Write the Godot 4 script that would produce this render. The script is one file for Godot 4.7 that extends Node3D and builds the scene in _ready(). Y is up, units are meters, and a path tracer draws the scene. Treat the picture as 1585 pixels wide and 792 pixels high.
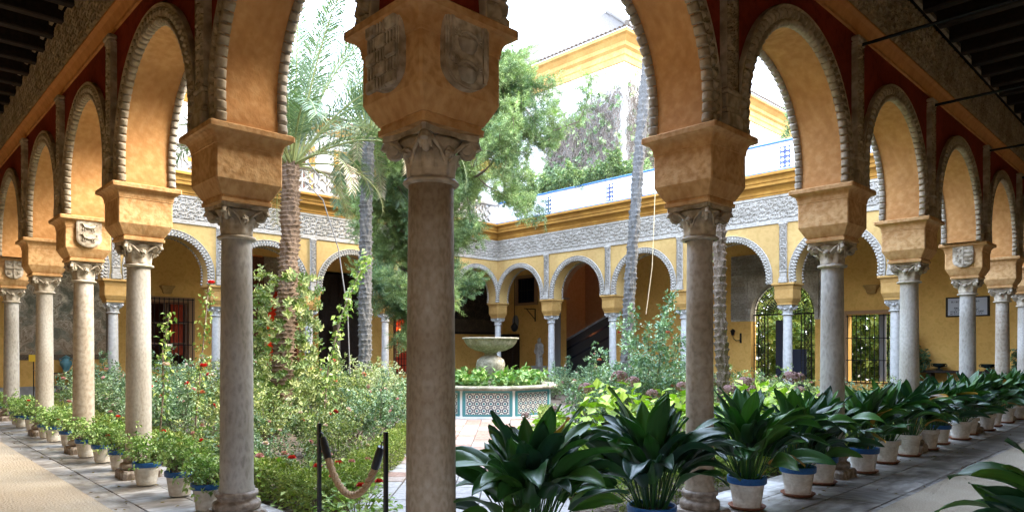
extends Node3D
# An arcaded courtyard garden seen from the corner of its gallery.
# World frame: the near corner column stands at the origin, the left arcade runs along -z, the right arcade along +x.

const SPRING := 3.335          # top of the imposts, where the arches start
const APEX := 4.68             # crown of the arches
const HALF := 0.25             # half the thickness of the arcade walls
const XF := 16.9               # axis of the far right arcade
const ZF := -17.7              # axis of the far left arcade
const XW := 21.1               # rear wall behind the far right arcade
const ZW := -21.9              # rear wall behind the far left arcade
const LEFT_COLS := [0.0, 2.78, 5.6, 8.21, 10.95, 14.3, 17.7]
const RIGHT_COLS := [0.0, 2.94, 5.87, 8.69, 11.95, 14.7, 16.9]
const FAR_RIGHT_COLS := [0.0, 2.68, 5.5, 8.87, 11.76, 14.69, 17.7]
const FAR_LEFT_COLS := [0.0, 2.72, 5.46, 8.45, 11.4, 14.16, 16.9]
const ORD := ["first", "second", "third", "fourth", "fifth", "sixth", "seventh", "eighth", "ninth", "tenth", "eleventh", "twelfth", "thirteenth", "fourteenth", "fifteenth", "sixteenth", "seventeenth", "eighteenth"]

var M := {}
var used := {}
var cache := {}


class Buf:
	var v := PackedVector3Array()
	var n := PackedVector3Array()
	var uv := PackedVector2Array()
	var c := PackedColorArray()
	var ix := PackedInt32Array()
	var col := Color.WHITE
	var t := Transform3D.IDENTITY

	func quad(a: Vector3, b: Vector3, d: Vector3, e: Vector3, us := [Vector2(0, 0), Vector2(1, 0), Vector2(1, 1), Vector2(0, 1)]) -> void:
		a = t * a
		b = t * b
		d = t * d
		e = t * e
		var nn := (d - a).cross(e - b).normalized()
		var k := v.size()
		v.append(a)
		v.append(b)
		v.append(d)
		v.append(e)
		for i in 4:
			n.append(nn)
			uv.append(us[i])
			c.append(col)
		ix.append_array(PackedInt32Array([k, k + 2, k + 1, k, k + 3, k + 2]))

	func tri(a: Vector3, b: Vector3, d: Vector3) -> void:
		a = t * a
		b = t * b
		d = t * d
		var nn := (b - a).cross(d - a).normalized()
		var k := v.size()
		v.append(a)
		v.append(b)
		v.append(d)
		for i in 3:
			n.append(nn)
			uv.append(Vector2(0, 0))
			c.append(col)
		ix.append_array(PackedInt32Array([k, k + 2, k + 1]))

	# rows[i][j]: the normal points along (step in j) x (step in i)
	func grid(rows: Array, closed := false) -> void:
		var nr := rows.size()
		var nc: int = rows[0].size()
		var k := v.size()
		for i in nr:
			var r: PackedVector3Array = rows[i]
			var up: PackedVector3Array = rows[mini(i + 1, nr - 1)]
			var dn: PackedVector3Array = rows[maxi(i - 1, 0)]
			for j in nc:
				var j1 := j + 1
				var j0 := j - 1
				if closed:
					if j1 >= nc:
						j1 = 1
					if j0 < 0:
						j0 = nc - 2
				else:
					j1 = mini(j1, nc - 1)
					j0 = maxi(j0, 0)
				var nn := (r[j1] - r[j0]).cross(up[j] - dn[j])
				if nn.length_squared() < 1e-16:
					nn = (up[j1] - up[j0] + dn[j1] - dn[j0]).cross(up[j] - dn[j])
				if nn.length_squared() < 1e-18:
					nn = Vector3.UP
				v.append(t * r[j])
				n.append((t.basis * nn).normalized())
				uv.append(Vector2(float(j) / (nc - 1), float(i) / (nr - 1)))
				c.append(col)
		for i in nr - 1:
			for j in nc - 1:
				var a := k + i * nc + j
				ix.append_array(PackedInt32Array([a, a + nc + 1, a + 1, a, a + nc, a + nc + 1]))

	func tube(pts: Array, radii: Array, segs := 8, caps := true) -> void:
		var rows := []
		var prev := Vector3.ZERO
		var np := pts.size()
		for i in np:
			var d: Vector3 = (pts[mini(i + 1, np - 1)] - pts[maxi(i - 1, 0)]).normalized()
			if prev == Vector3.ZERO:
				prev = Vector3.RIGHT if absf(d.x) < 0.8 else Vector3.FORWARD
			var a := (prev - d * prev.dot(d)).normalized()
			prev = a
			var b := d.cross(a)
			var row := PackedVector3Array()
			var rad: float = radii[mini(i, radii.size() - 1)]
			for s in segs + 1:
				var w := TAU * s / segs
				row.append(pts[i] + (a * cos(w) + b * sin(w)) * rad)
			rows.append(row)
		grid(rows, true)
		if caps:
			for e in 2:
				var row: PackedVector3Array = rows[0] if e == 0 else rows[np - 1]
				for s in segs:
					if e == 0:
						tri(pts[0], row[s + 1], row[s])
					else:
						tri(pts[np - 1], row[s], row[s + 1])

	func lathe(prof: Array, segs := 20, at := Vector3.ZERO) -> void:
		var rows := []
		for p in prof:
			var row := PackedVector3Array()
			for s in segs + 1:
				var w := TAU * s / segs
				row.append(at + Vector3(p.x * cos(w), p.y, -p.x * sin(w)))
			rows.append(row)
		grid(rows, true)

	# square mouldings: each profile point is (half width, height); x can be stretched
	func loft(prof: Array, wide := 0.0, deep := 0.0, at := Vector3.ZERO, chamfer := 0.0) -> void:
		var rings := []
		for p in prof:
			var hx: float = p.x + wide
			var hz: float = p.x + deep
			var y: float = p.y
			if chamfer > 0.0:
				var k := minf(chamfer, minf(hx, hz) * 0.5)
				rings.append([Vector3(-hx + k, y, hz), Vector3(hx - k, y, hz), Vector3(hx, y, hz - k), Vector3(hx, y, -hz + k), Vector3(hx - k, y, -hz), Vector3(-hx + k, y, -hz), Vector3(-hx, y, -hz + k), Vector3(-hx, y, hz - k)])
			else:
				rings.append([Vector3(-hx, y, hz), Vector3(hx, y, hz), Vector3(hx, y, -hz), Vector3(-hx, y, -hz)])
		var m: int = rings[0].size()
		for i in rings.size() - 1:
			for j in m:
				quad(at + rings[i][j], at + rings[i][(j + 1) % m], at + rings[i + 1][(j + 1) % m], at + rings[i + 1][j])
		var lo: Array = rings[0]
		var hi: Array = rings[rings.size() - 1]
		for j in range(1, m - 1):
			tri(at + hi[0], at + hi[j], at + hi[j + 1])
			tri(at + lo[0], at + lo[j + 1], at + lo[j])

	func box(at: Vector3, s: Vector3, b := 0.0) -> void:
		var h := s * 0.5
		var k := minf(b, minf(h.x, minf(h.y, h.z)) * 0.8)
		if k <= 0.0:
			loft([Vector2(0, -h.y), Vector2(0, h.y)], h.x, h.z, at)
		else:
			loft([Vector2(-k, -h.y), Vector2(0, -h.y + k), Vector2(0, h.y - k), Vector2(-k, h.y)], h.x, h.z, at, k)

	# a bar of square section between two points
	func bar(a: Vector3, b: Vector3, w: float, h := -1.0) -> void:
		var keep := t
		var d := b - a
		var up := Vector3.UP if absf(d.normalized().y) < 0.9 else Vector3.RIGHT
		var x := up.cross(d).normalized()
		var z := x.cross(d).normalized()
		t = keep * Transform3D(Basis(x, d.normalized(), z), (a + b) * 0.5)
		box(Vector3.ZERO, Vector3(w, d.length(), h if h > 0 else w))
		t = keep

	# flat outline in x,y (counter-clockwise) given a thickness in z
	func prism(poly: PackedVector2Array, z0: float, z1: float, back := true) -> void:
		if Geometry2D.is_polygon_clockwise(poly):
			poly = poly.duplicate()
			poly.reverse()
		var tr := Geometry2D.triangulate_polygon(poly)
		for i in range(0, tr.size(), 3):
			var a := poly[tr[i]]
			var b := poly[tr[i + 1]]
			var d := poly[tr[i + 2]]
			if (b - a).cross(d - a) < 0:
				var x := b
				b = d
				d = x
			tri(Vector3(a.x, a.y, z1), Vector3(b.x, b.y, z1), Vector3(d.x, d.y, z1))
			if back:
				tri(Vector3(a.x, a.y, z0), Vector3(d.x, d.y, z0), Vector3(b.x, b.y, z0))
		var m := poly.size()
		if z1 > z0:
			for i in m:
				var a := poly[i]
				var b := poly[(i + 1) % m]
				quad(Vector3(a.x, a.y, z0), Vector3(b.x, b.y, z0), Vector3(b.x, b.y, z1), Vector3(a.x, a.y, z1))

	# a profile of (z out, y) points drawn along x
	func run(prof: Array, x0: float, x1: float) -> void:
		for i in prof.size() - 1:
			var p: Vector2 = prof[i]
			var q: Vector2 = prof[i + 1]
			quad(Vector3(x0, p.y, p.x), Vector3(x1, p.y, p.x), Vector3(x1, q.y, q.x), Vector3(x0, q.y, q.x))

	# one folded leaf: base, direction along, direction up, length, width
	func leaf(p: Vector3, d: Vector3, up: Vector3, l: float, w: float, fold := 0.25) -> void:
		var s := d.cross(up).normalized() * w * 0.5
		var u := s.cross(d).normalized() * w * fold
		var m := p + d * l * 0.45
		var tip := p + d * l - u * 0.8
		tri(p, m + s + u, tip)
		tri(p, tip, m - s + u)

	func mesh() -> ArrayMesh:
		var a := []
		a.resize(Mesh.ARRAY_MAX)
		a[Mesh.ARRAY_VERTEX] = v
		a[Mesh.ARRAY_NORMAL] = n
		a[Mesh.ARRAY_TEX_UV] = uv
		a[Mesh.ARRAY_COLOR] = c
		a[Mesh.ARRAY_INDEX] = ix
		var m := ArrayMesh.new()
		m.add_surface_from_arrays(Mesh.PRIMITIVE_TRIANGLES, a)
		return m


func nm(parent: Node, base: String) -> String:
	var key := str(parent.get_instance_id()) + base
	var k: int = used.get(key, 0)
	used[key] = k + 1
	return base if k == 0 else "%s_%03d" % [base, k]


func tag(o: Node, label: String, category: String, group := "", kind := "thing") -> Node:
	o.set_meta("kind", kind)
	if label:
		o.set_meta("label", label)
	if category:
		o.set_meta("category", category)
	if group:
		o.set_meta("group", group)
	return o


func thing(called: String, label: String, category: String, at := Vector3.ZERO, turn := 0.0, group := "") -> Node3D:
	var o := Node3D.new()
	o.name = nm(self, called)
	add_child(o, true)
	o.position = at
	o.rotation.y = turn
	tag(o, label, category, group)
	return o


func part(parent: Node, called: String, m: Mesh, mat: Material, xf := Transform3D.IDENTITY) -> MeshInstance3D:
	var o := MeshInstance3D.new()
	o.name = nm(parent, called)
	o.mesh = m
	o.material_override = mat
	o.transform = xf
	parent.add_child(o, true)
	return o


func bpart(parent: Node, called: String, b: Buf, mat: Material, xf := Transform3D.IDENTITY) -> MeshInstance3D:
	return part(parent, called, b.mesh(), mat, xf)


func stuff(o: Node) -> Node:
	o.set_meta("kind", "stuff")
	return o


func setting(called: String, b: Buf, mat: Material, label: String) -> MeshInstance3D:
	var o := bpart(self, called, b, mat)
	o.set_meta("kind", "structure")
	o.set_meta("label", label)
	return o


# a copy of a thing, with copies of its parts, under a name, a place and a label of its own
func copy(o: Node3D, label: String, at: Vector3, turn := 0.0, size := 1.0) -> Node3D:
	var base: String = o.get_meta("base_name")
	var r: Node3D = o.duplicate()
	r.name = nm(self, base)
	add_child(r, true)
	r.transform = Transform3D(Basis(Vector3.UP, turn).scaled(Vector3.ONE * size), at)
	if label:
		r.set_meta("label", label)
	return r


func L(r: float, g: float, b: float) -> Color:
	return Color(r, g, b).linear_to_srgb()


func ramp(cols: Array, lo := 0.25, hi := 0.75) -> Gradient:
	var g := Gradient.new()
	var o := PackedFloat32Array()
	var c := PackedColorArray()
	for i in cols.size():
		o.append(lerpf(lo, hi, float(i) / maxi(cols.size() - 1, 1)))
		c.append(cols[i])
	g.offsets = o
	g.colors = c
	return g


func noise(sd: int, freq: float, oct := 4, kind := FastNoiseLite.TYPE_SIMPLEX_SMOOTH) -> FastNoiseLite:
	var f := FastNoiseLite.new()
	f.seed = sd
	f.noise_type = kind
	f.frequency = freq
	f.fractal_octaves = oct
	f.fractal_type = FastNoiseLite.FRACTAL_FBM
	return f


func ntex(sd: int, freq: float, oct: int, cols: Array, lo := 0.25, hi := 0.75, side := 512) -> NoiseTexture2D:
	var x := NoiseTexture2D.new()
	x.width = side
	x.height = side
	x.seamless = true
	x.noise = noise(sd, freq, oct)
	x.color_ramp = ramp(cols, lo, hi)
	return x


# a mottled surface: fine pattern, coarse stains over it, and shallow relief
func surf(called: String, cols: Array, scale := 0.5, rough := 0.85, bump := 0.0, freq := 0.02, coarse := [], coarse_scale := 0.13, spec := 0.4) -> StandardMaterial3D:
	var m := StandardMaterial3D.new()
	m.resource_name = called
	m.roughness = rough
	m.metallic_specular = spec
	m.uv1_triplanar = true
	m.uv1_world_triplanar = true
	m.uv1_scale = Vector3.ONE * scale
	var sd := absi(called.hash()) % 10000
	if cols.size() == 1:
		m.albedo_color = cols[0]
	else:
		m.albedo_texture = ntex(sd, freq, 5, cols)
	if coarse.size():
		m.detail_enabled = true
		m.detail_blend_mode = BaseMaterial3D.BLEND_MODE_MUL
		m.detail_albedo = ntex(sd + 7, 0.012, 5, coarse, 0.3, 0.7, 256)
		m.detail_uv_layer = BaseMaterial3D.DETAIL_UV_2
		m.uv2_triplanar = true
		m.uv2_world_triplanar = true
		m.uv2_scale = Vector3.ONE * coarse_scale
	if bump > 0.0:
		m.heightmap_enabled = true
		m.heightmap_scale = bump
		if not cache.has("bump"):
			cache["bump"] = ntex(77, 0.03, 6, [Color.BLACK, Color.WHITE], 0.1, 0.9)
		m.heightmap_texture = cache["bump"]
	M[called] = m
	return m


func plain(called: String, c: Color, rough := 0.6, metal := 0.0, spec := 0.5) -> StandardMaterial3D:
	var m := StandardMaterial3D.new()
	m.resource_name = called
	m.albedo_color = c
	m.roughness = rough
	m.metallic = metal
	m.metallic_specular = spec
	M[called] = m
	return m


# leaves take their tone from the vertices of the foliage (and of its copies)
func leafy(called: String, tint: Color, rough := 0.45, through := 0.5, spec := 0.5) -> StandardMaterial3D:
	var m := plain(called, tint, rough, 0.0, spec)
	m.vertex_color_use_as_albedo = true
	m.backlight_enabled = true
	m.backlight = Color(0.75, 1.0, 0.35) * through
	return m


func image_tex(w: int, h: int, f: Callable) -> ImageTexture:
	var im := Image.create(w, h, false, Image.FORMAT_RGB8)
	for y in h:
		for x in w:
			im.set_pixel(x, y, f.call((x + 0.5) / w, (y + 0.5) / h))
	return ImageTexture.create_from_image(im)


func printed(called: String, tex: Texture2D, rough := 0.7) -> StandardMaterial3D:
	var m := plain(called, Color.WHITE, rough)
	m.albedo_texture = tex
	return m


func materials() -> void:
	surf("ochre", [L(0.60, 0.305, 0.11), L(0.66, 0.35, 0.135), L(0.72, 0.41, 0.175)], 0.7, 0.8, 0.25, 0.025, [L(0.78, 0.72, 0.66), L(1, 1, 1)], 0.35, 0.35)
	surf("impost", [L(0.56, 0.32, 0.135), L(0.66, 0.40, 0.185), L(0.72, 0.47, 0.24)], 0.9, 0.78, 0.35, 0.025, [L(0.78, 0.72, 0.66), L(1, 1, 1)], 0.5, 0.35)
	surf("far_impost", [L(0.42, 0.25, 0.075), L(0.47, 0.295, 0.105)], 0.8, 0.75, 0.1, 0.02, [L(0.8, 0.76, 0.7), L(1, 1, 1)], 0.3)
	surf("red", [L(0.21, 0.026, 0.012), L(0.28, 0.04, 0.018), L(0.245, 0.033, 0.015)], 0.6, 0.75, 0.12, 0.02, [L(0.75, 0.75, 0.75), L(1, 1, 1)], 0.25, 0.3)
	surf("yellow", [L(0.742, 0.4452, 0.1219), L(0.8268, 0.5141, 0.159), L(0.7844, 0.477, 0.1378)], 0.4, 0.85, 0.12, 0.02, [L(0.84, 0.80, 0.74), L(1, 1, 1)], 0.12)
	surf("facade", [L(0.41, 0.275, 0.10), L(0.47, 0.32, 0.125), L(0.44, 0.295, 0.11)], 0.4, 0.85, 0.12, 0.02, [L(0.86, 0.83, 0.8), L(1, 1, 1)], 0.15)
	surf("pink", [L(0.52, 0.33, 0.21), L(0.58, 0.38, 0.25)], 0.4, 0.85, 0.0, 0.02)
	surf("cornice", [L(0.34, 0.165, 0.026), L(0.39, 0.205, 0.04)], 0.4, 0.8, 0.12, 0.02, [L(0.72, 0.68, 0.62), L(1, 1, 1)], 0.2)
	surf("moulding", [L(0.504, 0.216, 0.066), L(0.624, 0.3, 0.102)], 0.5, 0.75, 0.12, 0.02)
	surf("stucco", [L(0.418, 0.3795, 0.33), L(0.528, 0.4895, 0.429), L(0.594, 0.55, 0.495)], 0.9, 0.85, 0.15, 0.02, [L(0.66, 0.63, 0.58), L(1, 1, 1)], 0.5)
	surf("old_stucco", [L(0.3645, 0.3038, 0.2228), L(0.486, 0.405, 0.297), L(0.567, 0.486, 0.378)], 0.9, 0.85, 0.15, 0.02, [L(0.66, 0.63, 0.58), L(1, 1, 1)], 0.5)
	surf("white_stucco", [L(0.29, 0.265, 0.235), L(0.37, 0.345, 0.31), L(0.43, 0.405, 0.37)], 0.9, 0.85, 0.15, 0.02, [L(0.78, 0.77, 0.75), L(1, 1, 1)], 0.3)
	surf("frieze_ground", [L(0.36, 0.36, 0.37), L(0.45, 0.45, 0.46)], 0.9, 0.9, 0.0, 0.02)
	surf("whitewash", [L(0.66, 0.66, 0.65), L(0.74, 0.74, 0.73)], 0.3, 0.85, 0.1, 0.02, [L(0.9, 0.89, 0.87), L(1, 1, 1)], 0.15)
	surf("marble", [L(0.43, 0.405, 0.375), L(0.52, 0.50, 0.47), L(0.57, 0.55, 0.525)], 0.9, 0.5, 0.15, 0.03, [L(0.74, 0.70, 0.64), L(1, 1, 1)], 0.3, 0.45)
	M["marble"].uv1_scale = Vector3(1.9, 0.95, 1.9)
	surf("marble_grey", [L(0.33, 0.32, 0.305), L(0.44, 0.43, 0.415), L(0.50, 0.49, 0.475)], 0.9, 0.5, 0.15, 0.02, [L(0.70, 0.67, 0.62), L(1, 1, 1)], 0.22, 0.45)
	M["marble_grey"].uv1_scale = Vector3(1.5, 0.6, 1.5)
	M["marble_grey"].albedo_texture.noise.fractal_type = FastNoiseLite.FRACTAL_RIDGED
	surf("marble_warm", [L(0.37, 0.325, 0.28), L(0.49, 0.45, 0.40), L(0.56, 0.52, 0.475)], 0.9, 0.5, 0.15, 0.025, [L(0.68, 0.62, 0.54), L(1, 1, 1)], 0.33, 0.45)
	M["marble_warm"].uv1_scale = Vector3(1.3, 0.9, 1.3)
	surf("corner_marble", [L(0.289, 0.2338, 0.17), L(0.3655, 0.306, 0.238), L(0.408, 0.3527, 0.2848)], 0.9, 0.55, 0.15, 0.03, [L(0.74, 0.68, 0.6), L(1, 1, 1)], 0.3, 0.45)
	M["corner_marble"].uv1_scale = Vector3(1.9, 0.95, 1.9)
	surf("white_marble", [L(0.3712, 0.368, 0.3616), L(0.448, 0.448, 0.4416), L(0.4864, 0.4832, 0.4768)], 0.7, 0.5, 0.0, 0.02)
	surf("capital", [L(0.3881, 0.3338, 0.2639), L(0.5589, 0.4968, 0.4115), L(0.6831, 0.621, 0.5356)], 1.1, 0.65, 0.2, 0.02, [L(0.6, 0.56, 0.5), L(1, 1, 1)], 0.9)
	surf("base_stone", [L(0.14, 0.105, 0.08), L(0.26, 0.21, 0.17), L(0.38, 0.34, 0.30)], 1.2, 0.5, 0.2, 0.02)
	for k in 4:
		var g: float = [0.37, 0.42, 0.33, 0.46][k]
		surf("slab%d" % k, [L(g * 0.72, g * 0.67, g * 0.62), L(g, g * 0.955, g * 0.92), L(g * 1.2, g * 1.16, g * 1.13)], 0.9, [0.38, 0.5, 0.42, 0.55][k], 0.25, 0.012, [L(0.5, 0.47, 0.44), L(1, 1, 1)], 0.5)
		M["slab%d" % k].uv1_scale = Vector3(0.5, 0.9, 1.3) if k % 2 else Vector3(1.3, 0.9, 0.5)
	for k in 3:
		surf("paver%d" % k, [[L(0.27, 0.165, 0.125), L(0.36, 0.24, 0.19)], [L(0.33, 0.26, 0.22), L(0.42, 0.35, 0.31)], [L(0.36, 0.345, 0.33), L(0.44, 0.42, 0.41)]][k], 1.3, 0.75, 0.3, 0.02)
	surf("joint", [L(0.13, 0.12, 0.11), L(0.2, 0.185, 0.17)], 1.5, 0.95)
	surf("coir", [L(0.36, 0.31, 0.24), L(0.42, 0.365, 0.285), L(0.47, 0.41, 0.325)], 2.0, 0.95, 0.6, 0.05, [L(0.88, 0.86, 0.84), L(1, 1, 1)], 0.2, 0.2)
	surf("soil", [L(0.06, 0.043, 0.03), L(0.12, 0.09, 0.065), L(0.19, 0.155, 0.12)], 0.8, 0.95, 1.2, 0.03)
	surf("earth", [L(0.18, 0.15, 0.11), L(0.25, 0.21, 0.16)], 0.05, 0.95)
	surf("dark_wood", [L(0.0132, 0.0072, 0.0048), L(0.027, 0.0144, 0.009)], 0.9, 0.65, 0.2, 0.02)
	surf("ceiling_wood", [L(0.009, 0.0054, 0.003), L(0.0156, 0.0096, 0.0057)], 0.9, 0.7, 0.2, 0.02)
	surf("door_wood", [L(0.10, 0.038, 0.02), L(0.16, 0.065, 0.036)], 0.9, 0.5, 0.2, 0.02)
	surf("roof_clay", [L(0.06, 0.039, 0.027), L(0.102, 0.072, 0.054), L(0.144, 0.108, 0.084)], 1.2, 0.85, 0.2, 0.04)
	surf("pale_clay", [L(0.11, 0.095, 0.085), L(0.16, 0.145, 0.13)], 0.6, 0.85, 0.2, 0.04)
	surf("pot_white", [L(0.5712, 0.5474, 0.5046), L(0.6854, 0.6664, 0.6283), L(0.7235, 0.7045, 0.6664)], 2.5, 0.6, 0.05, 0.02, [L(0.75, 0.7, 0.64), L(1, 1, 1)], 2.0)
	surf("pot_blue", [L(0.01125, 0.075, 0.24), L(0.0225, 0.12, 0.345)], 2.5, 0.4)
	surf("terracotta", [L(0.20, 0.075, 0.04), L(0.30, 0.13, 0.075)], 2.5, 0.8)
	surf("potting_soil", [L(0.025, 0.017, 0.012), L(0.06, 0.042, 0.03)], 4.0, 0.95, 1.0, 0.05)
	surf("fountain_stone", [L(0.225, 0.2025, 0.15), L(0.345, 0.3225, 0.27), L(0.465, 0.4425, 0.39)], 1.4, 0.7, 0.3, 0.02, [L(0.55, 0.55, 0.46), L(1, 1, 1)], 1.1)
	surf("grey_wall", [L(0.30, 0.30, 0.31), L(0.36, 0.36, 0.37)], 0.6, 0.8)
	surf("bark", [L(0.085, 0.06, 0.042), L(0.17, 0.13, 0.10), L(0.26, 0.21, 0.165)], 2.0, 0.9, 0.8, 0.05)
	surf("palm_bark", [L(0.10, 0.06, 0.04), L(0.19, 0.13, 0.09), L(0.28, 0.21, 0.155)], 2.5, 0.9, 0.6, 0.05)
	surf("grey_bark", [L(0.06825, 0.06562, 0.063), L(0.1155, 0.1129, 0.1102), L(0.1575, 0.1549, 0.1522)], 2.5, 0.9, 0.6, 0.05)
	surf("rope", [L(0.36, 0.23, 0.12), L(0.50, 0.34, 0.20)], 9.0, 0.85)
	surf("vine_wood", [L(0.15, 0.12, 0.10), L(0.25, 0.21, 0.18)], 2.0, 0.9)
	plain("iron", L(0.012, 0.012, 0.014), 0.45, 0.6)
	plain("black_paint", L(0.010, 0.010, 0.011), 0.35)
	plain("slate", L(0.022, 0.023, 0.026), 0.5)
	plain("navy", L(0.012, 0.022, 0.055), 0.4)
	plain("glass_dark", L(0.015, 0.018, 0.03), 0.12)
	plain("brown_frame", L(0.16, 0.085, 0.045), 0.6)
	plain("tan_frame", L(0.33, 0.19, 0.09), 0.7)
	plain("tile_teal", L(0.05, 0.22, 0.24), 0.3)
	plain("tile_blue", L(0.04, 0.17, 0.45), 0.25)
	plain("sign_yellow", L(0.75, 0.48, 0.01), 0.5)
	plain("steel", L(0.12, 0.12, 0.12), 0.4, 0.7)
	plain("gilt", L(0.42, 0.26, 0.08), 0.4, 0.5)
	plain("pale_stone", L(0.60, 0.50, 0.32), 0.8)
	plain("lead", L(0.2, 0.2, 0.21), 0.6)
	plain("vase_glaze", L(0.12, 0.30, 0.36), 0.3)
	plain("dark_green_glaze", L(0.012, 0.022, 0.02), 0.25)
	plain("red_wall", L(0.48, 0.045, 0.015), 0.8)
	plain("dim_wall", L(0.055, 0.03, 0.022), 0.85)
	plain("curtain_red", L(0.45, 0.06, 0.02), 0.85)
	leafy("rose_leaf", L(1.5, 1.5, 1.5), 0.38, 0.55)
	leafy("soft_leaf", L(1.5, 1.5, 1.5), 0.55, 0.6)
	leafy("tree_leaf", L(1.5, 1.5, 1.5), 0.5, 0.55)
	leafy("frond", L(0.85, 0.85, 0.85), 0.4, 0.5)
	leafy("aspidistra_dark", L(1, 1, 1), 0.36, 0.5, 0.5)
	leafy("petal", L(1, 1, 1), 0.7, 0.6, 0.3)
	# azulejo prints: these are flat, painted on the tiles
	M["azulejo"] = printed("azulejo", image_tex(64, 64, func(u, v):
		var p := Vector2(fposmod(u, 1.0) - 0.5, fposmod(v, 1.0) - 0.5)
		var q := Vector2(fposmod(u + 0.5, 1.0) - 0.5, fposmod(v + 0.5, 1.0) - 0.5)
		var c := Color(0.86, 0.86, 0.83)
		if absf(p.length() - 0.36) < 0.085 or absf(q.length() - 0.36) < 0.085: c = Color(0.36, 0.38, 0.40)
		elif p.length() < 0.17: c = Color(0.16, 0.42, 0.46)
		elif q.length() < 0.13: c = Color(0.42, 0.38, 0.30)
		return c), 0.22)
	M["azulejo_blue"] = printed("azulejo_blue", image_tex(48, 48, func(u, v):
		var p := Vector2(u - 0.5, v - 0.5)
		var c := Color(0.03, 0.16, 0.42)
		if absf(p.x) + absf(p.y) < 0.5 and maxf(absf(p.x), absf(p.y)) < 0.34: c = Color(0.95, 0.96, 0.97)
		if p.length() < 0.10: c = Color(0.2, 0.5, 0.75)
		return c), 0.25)
	var wv := noise(31, 2.2, 4)
	var wf := noise(32, 7.0, 4)
	M["tapestry"] = printed("tapestry", image_tex(300, 360, func(u, v):
		var w := wv.get_noise_2d(u * 2.0, v * 2.4)
		var a := wf.get_noise_2d(u * 2.2 + w * 0.9, v * 1.2 + w * 0.5)
		var b := wf.get_noise_2d(u * 5.0 + w * 2.0 + 9.0, v * 4.0 - w * 1.5)
		var k := clampf(0.5 + a * 0.95 + b * 0.45, 0.0, 1.0)
		var c := Color(0.58, 0.54, 0.46).lerp(Color(1.0, 0.98, 0.92), k)
		c = c.lerp(Color(0.55, 0.42, 0.30), clampf(v * 2.0 - 1.0, 0.0, 1.0) * 0.6)
		c = c.lerp(Color(0.42, 0.45, 0.40), clampf(-w * 1.6, 0.0, 0.7))
		if u < 0.045 or u > 0.955 or v > 0.955 or v < 0.045: c = Color(0.34, 0.29, 0.24).lerp(Color(0.5, 0.44, 0.36), clampf(0.5 + b, 0.0, 1.0))
		return c), 0.95)
	M["dark_tapestry"] = printed("dark_tapestry", image_tex(256, 256, func(u, v):
		var w := wv.get_noise_2d(u * 3.0 + 5.0, v * 3.4)
		var b := wf.get_noise_2d(u * 4.0 + w * 2.0, v * 4.0 - w * 1.5 + 3.0)
		var k := clampf(0.45 + b * 1.0 + w * 0.4, 0.0, 1.0)
		var c := Color(0.10, 0.085, 0.07).lerp(Color(0.40, 0.34, 0.27), k * k)
		if v > 0.78: c = c.lerp(Color(0.40, 0.33, 0.25), 0.45)
		if v > 0.97: c = Color(0.1, 0.07, 0.05)
		return c), 0.95)
	M["oil_painting"] = printed("oil_painting", image_tex(128, 128, func(u, v):
		var w := wv.get_noise_2d(u * 3.0 + 15.0, v * 3.0)
		var b := wf.get_noise_2d(u * 2.0 + w, v * 2.6 + w)
		return Color(0.09, 0.05, 0.03).lerp(Color(0.42, 0.26, 0.13), clampf(0.3 + b * 0.9 + w * 0.5, 0.0, 1.0))), 0.35)
	# the plaque's lettering is too small in the photograph to read: rows of cut strokes of the same size and place
	M["plaque"] = printed("plaque", image_tex(256, 128, func(u, v):
		var c := Color(0.70, 0.72, 0.76)
		var rows := [[0.20, 0.09, 0.84, 0.055], [0.34, 0.30, 0.70, 0.04], [0.45, 0.32, 0.68, 0.04], [0.57, 0.16, 0.80, 0.045], [0.68, 0.17, 0.78, 0.045], [0.79, 0.06, 0.92, 0.045], [0.90, 0.06, 0.88, 0.035]]
		for r in rows:
			if absf(v - r[0]) < r[3] and u > r[1] and u < r[2]:
				var k := int(u * 62.0)
				var f: float = fposmod(u * 62.0, 1.0)
				var y: float = (v - r[0]) / r[3]
				var h := absi(hash(k * 31 + int(r[0] * 100.0)))
				if h % 6 == 0:
					continue
				if f > 0.12 and f < 0.34: c = Color(0.13, 0.12, 0.17)
				elif h % 2 == 0 and f > 0.6 and f < 0.8: c = Color(0.13, 0.12, 0.17)
				elif f < 0.8 and absf(y - [(-0.8), 0.0, 0.8][h % 3]) < 0.28: c = Color(0.13, 0.12, 0.17)
		return c), 0.4)
	var glow := plain("lamp_glow", L(1.0, 0.5, 0.2), 0.5)
	glow.emission_enabled = true
	glow.emission = L(1.0, 0.42, 0.12)
	glow.emission_energy_multiplier = 0.6


# ---------- carved plaster
# height of the carved scrollwork at u, v (repeats every 1): rings, rosettes and curled leaves
func carve(u: float, v: float) -> float:
	var h := 0.0
	for k in 2:
		var p := Vector2(fposmod(u + 0.5 * k, 1.0) - 0.5, fposmod(v + 0.5 * k, 1.0) - 0.5)
		var d := p.length()
		var a := p.angle()
		h = maxf(h, 1.0 - absf(d - 0.36) / 0.055)
		if d < 0.29:
			h = maxf(h, (0.23 + 0.055 * cos(6.0 * a + 14.0 * d) - d) * 9.0 * (0.55 + 0.45 * absf(cos(3.0 * a + 7.0 * d))))
		var sp := fposmod(a / TAU * 2.0 + d * 5.0, 1.0)
		if d > 0.38 and d < 0.52:
			h = maxf(h, 0.9 - absf(sp - 0.5) * 3.6)
	return smoothstep(0.12, 0.62, h)


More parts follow.
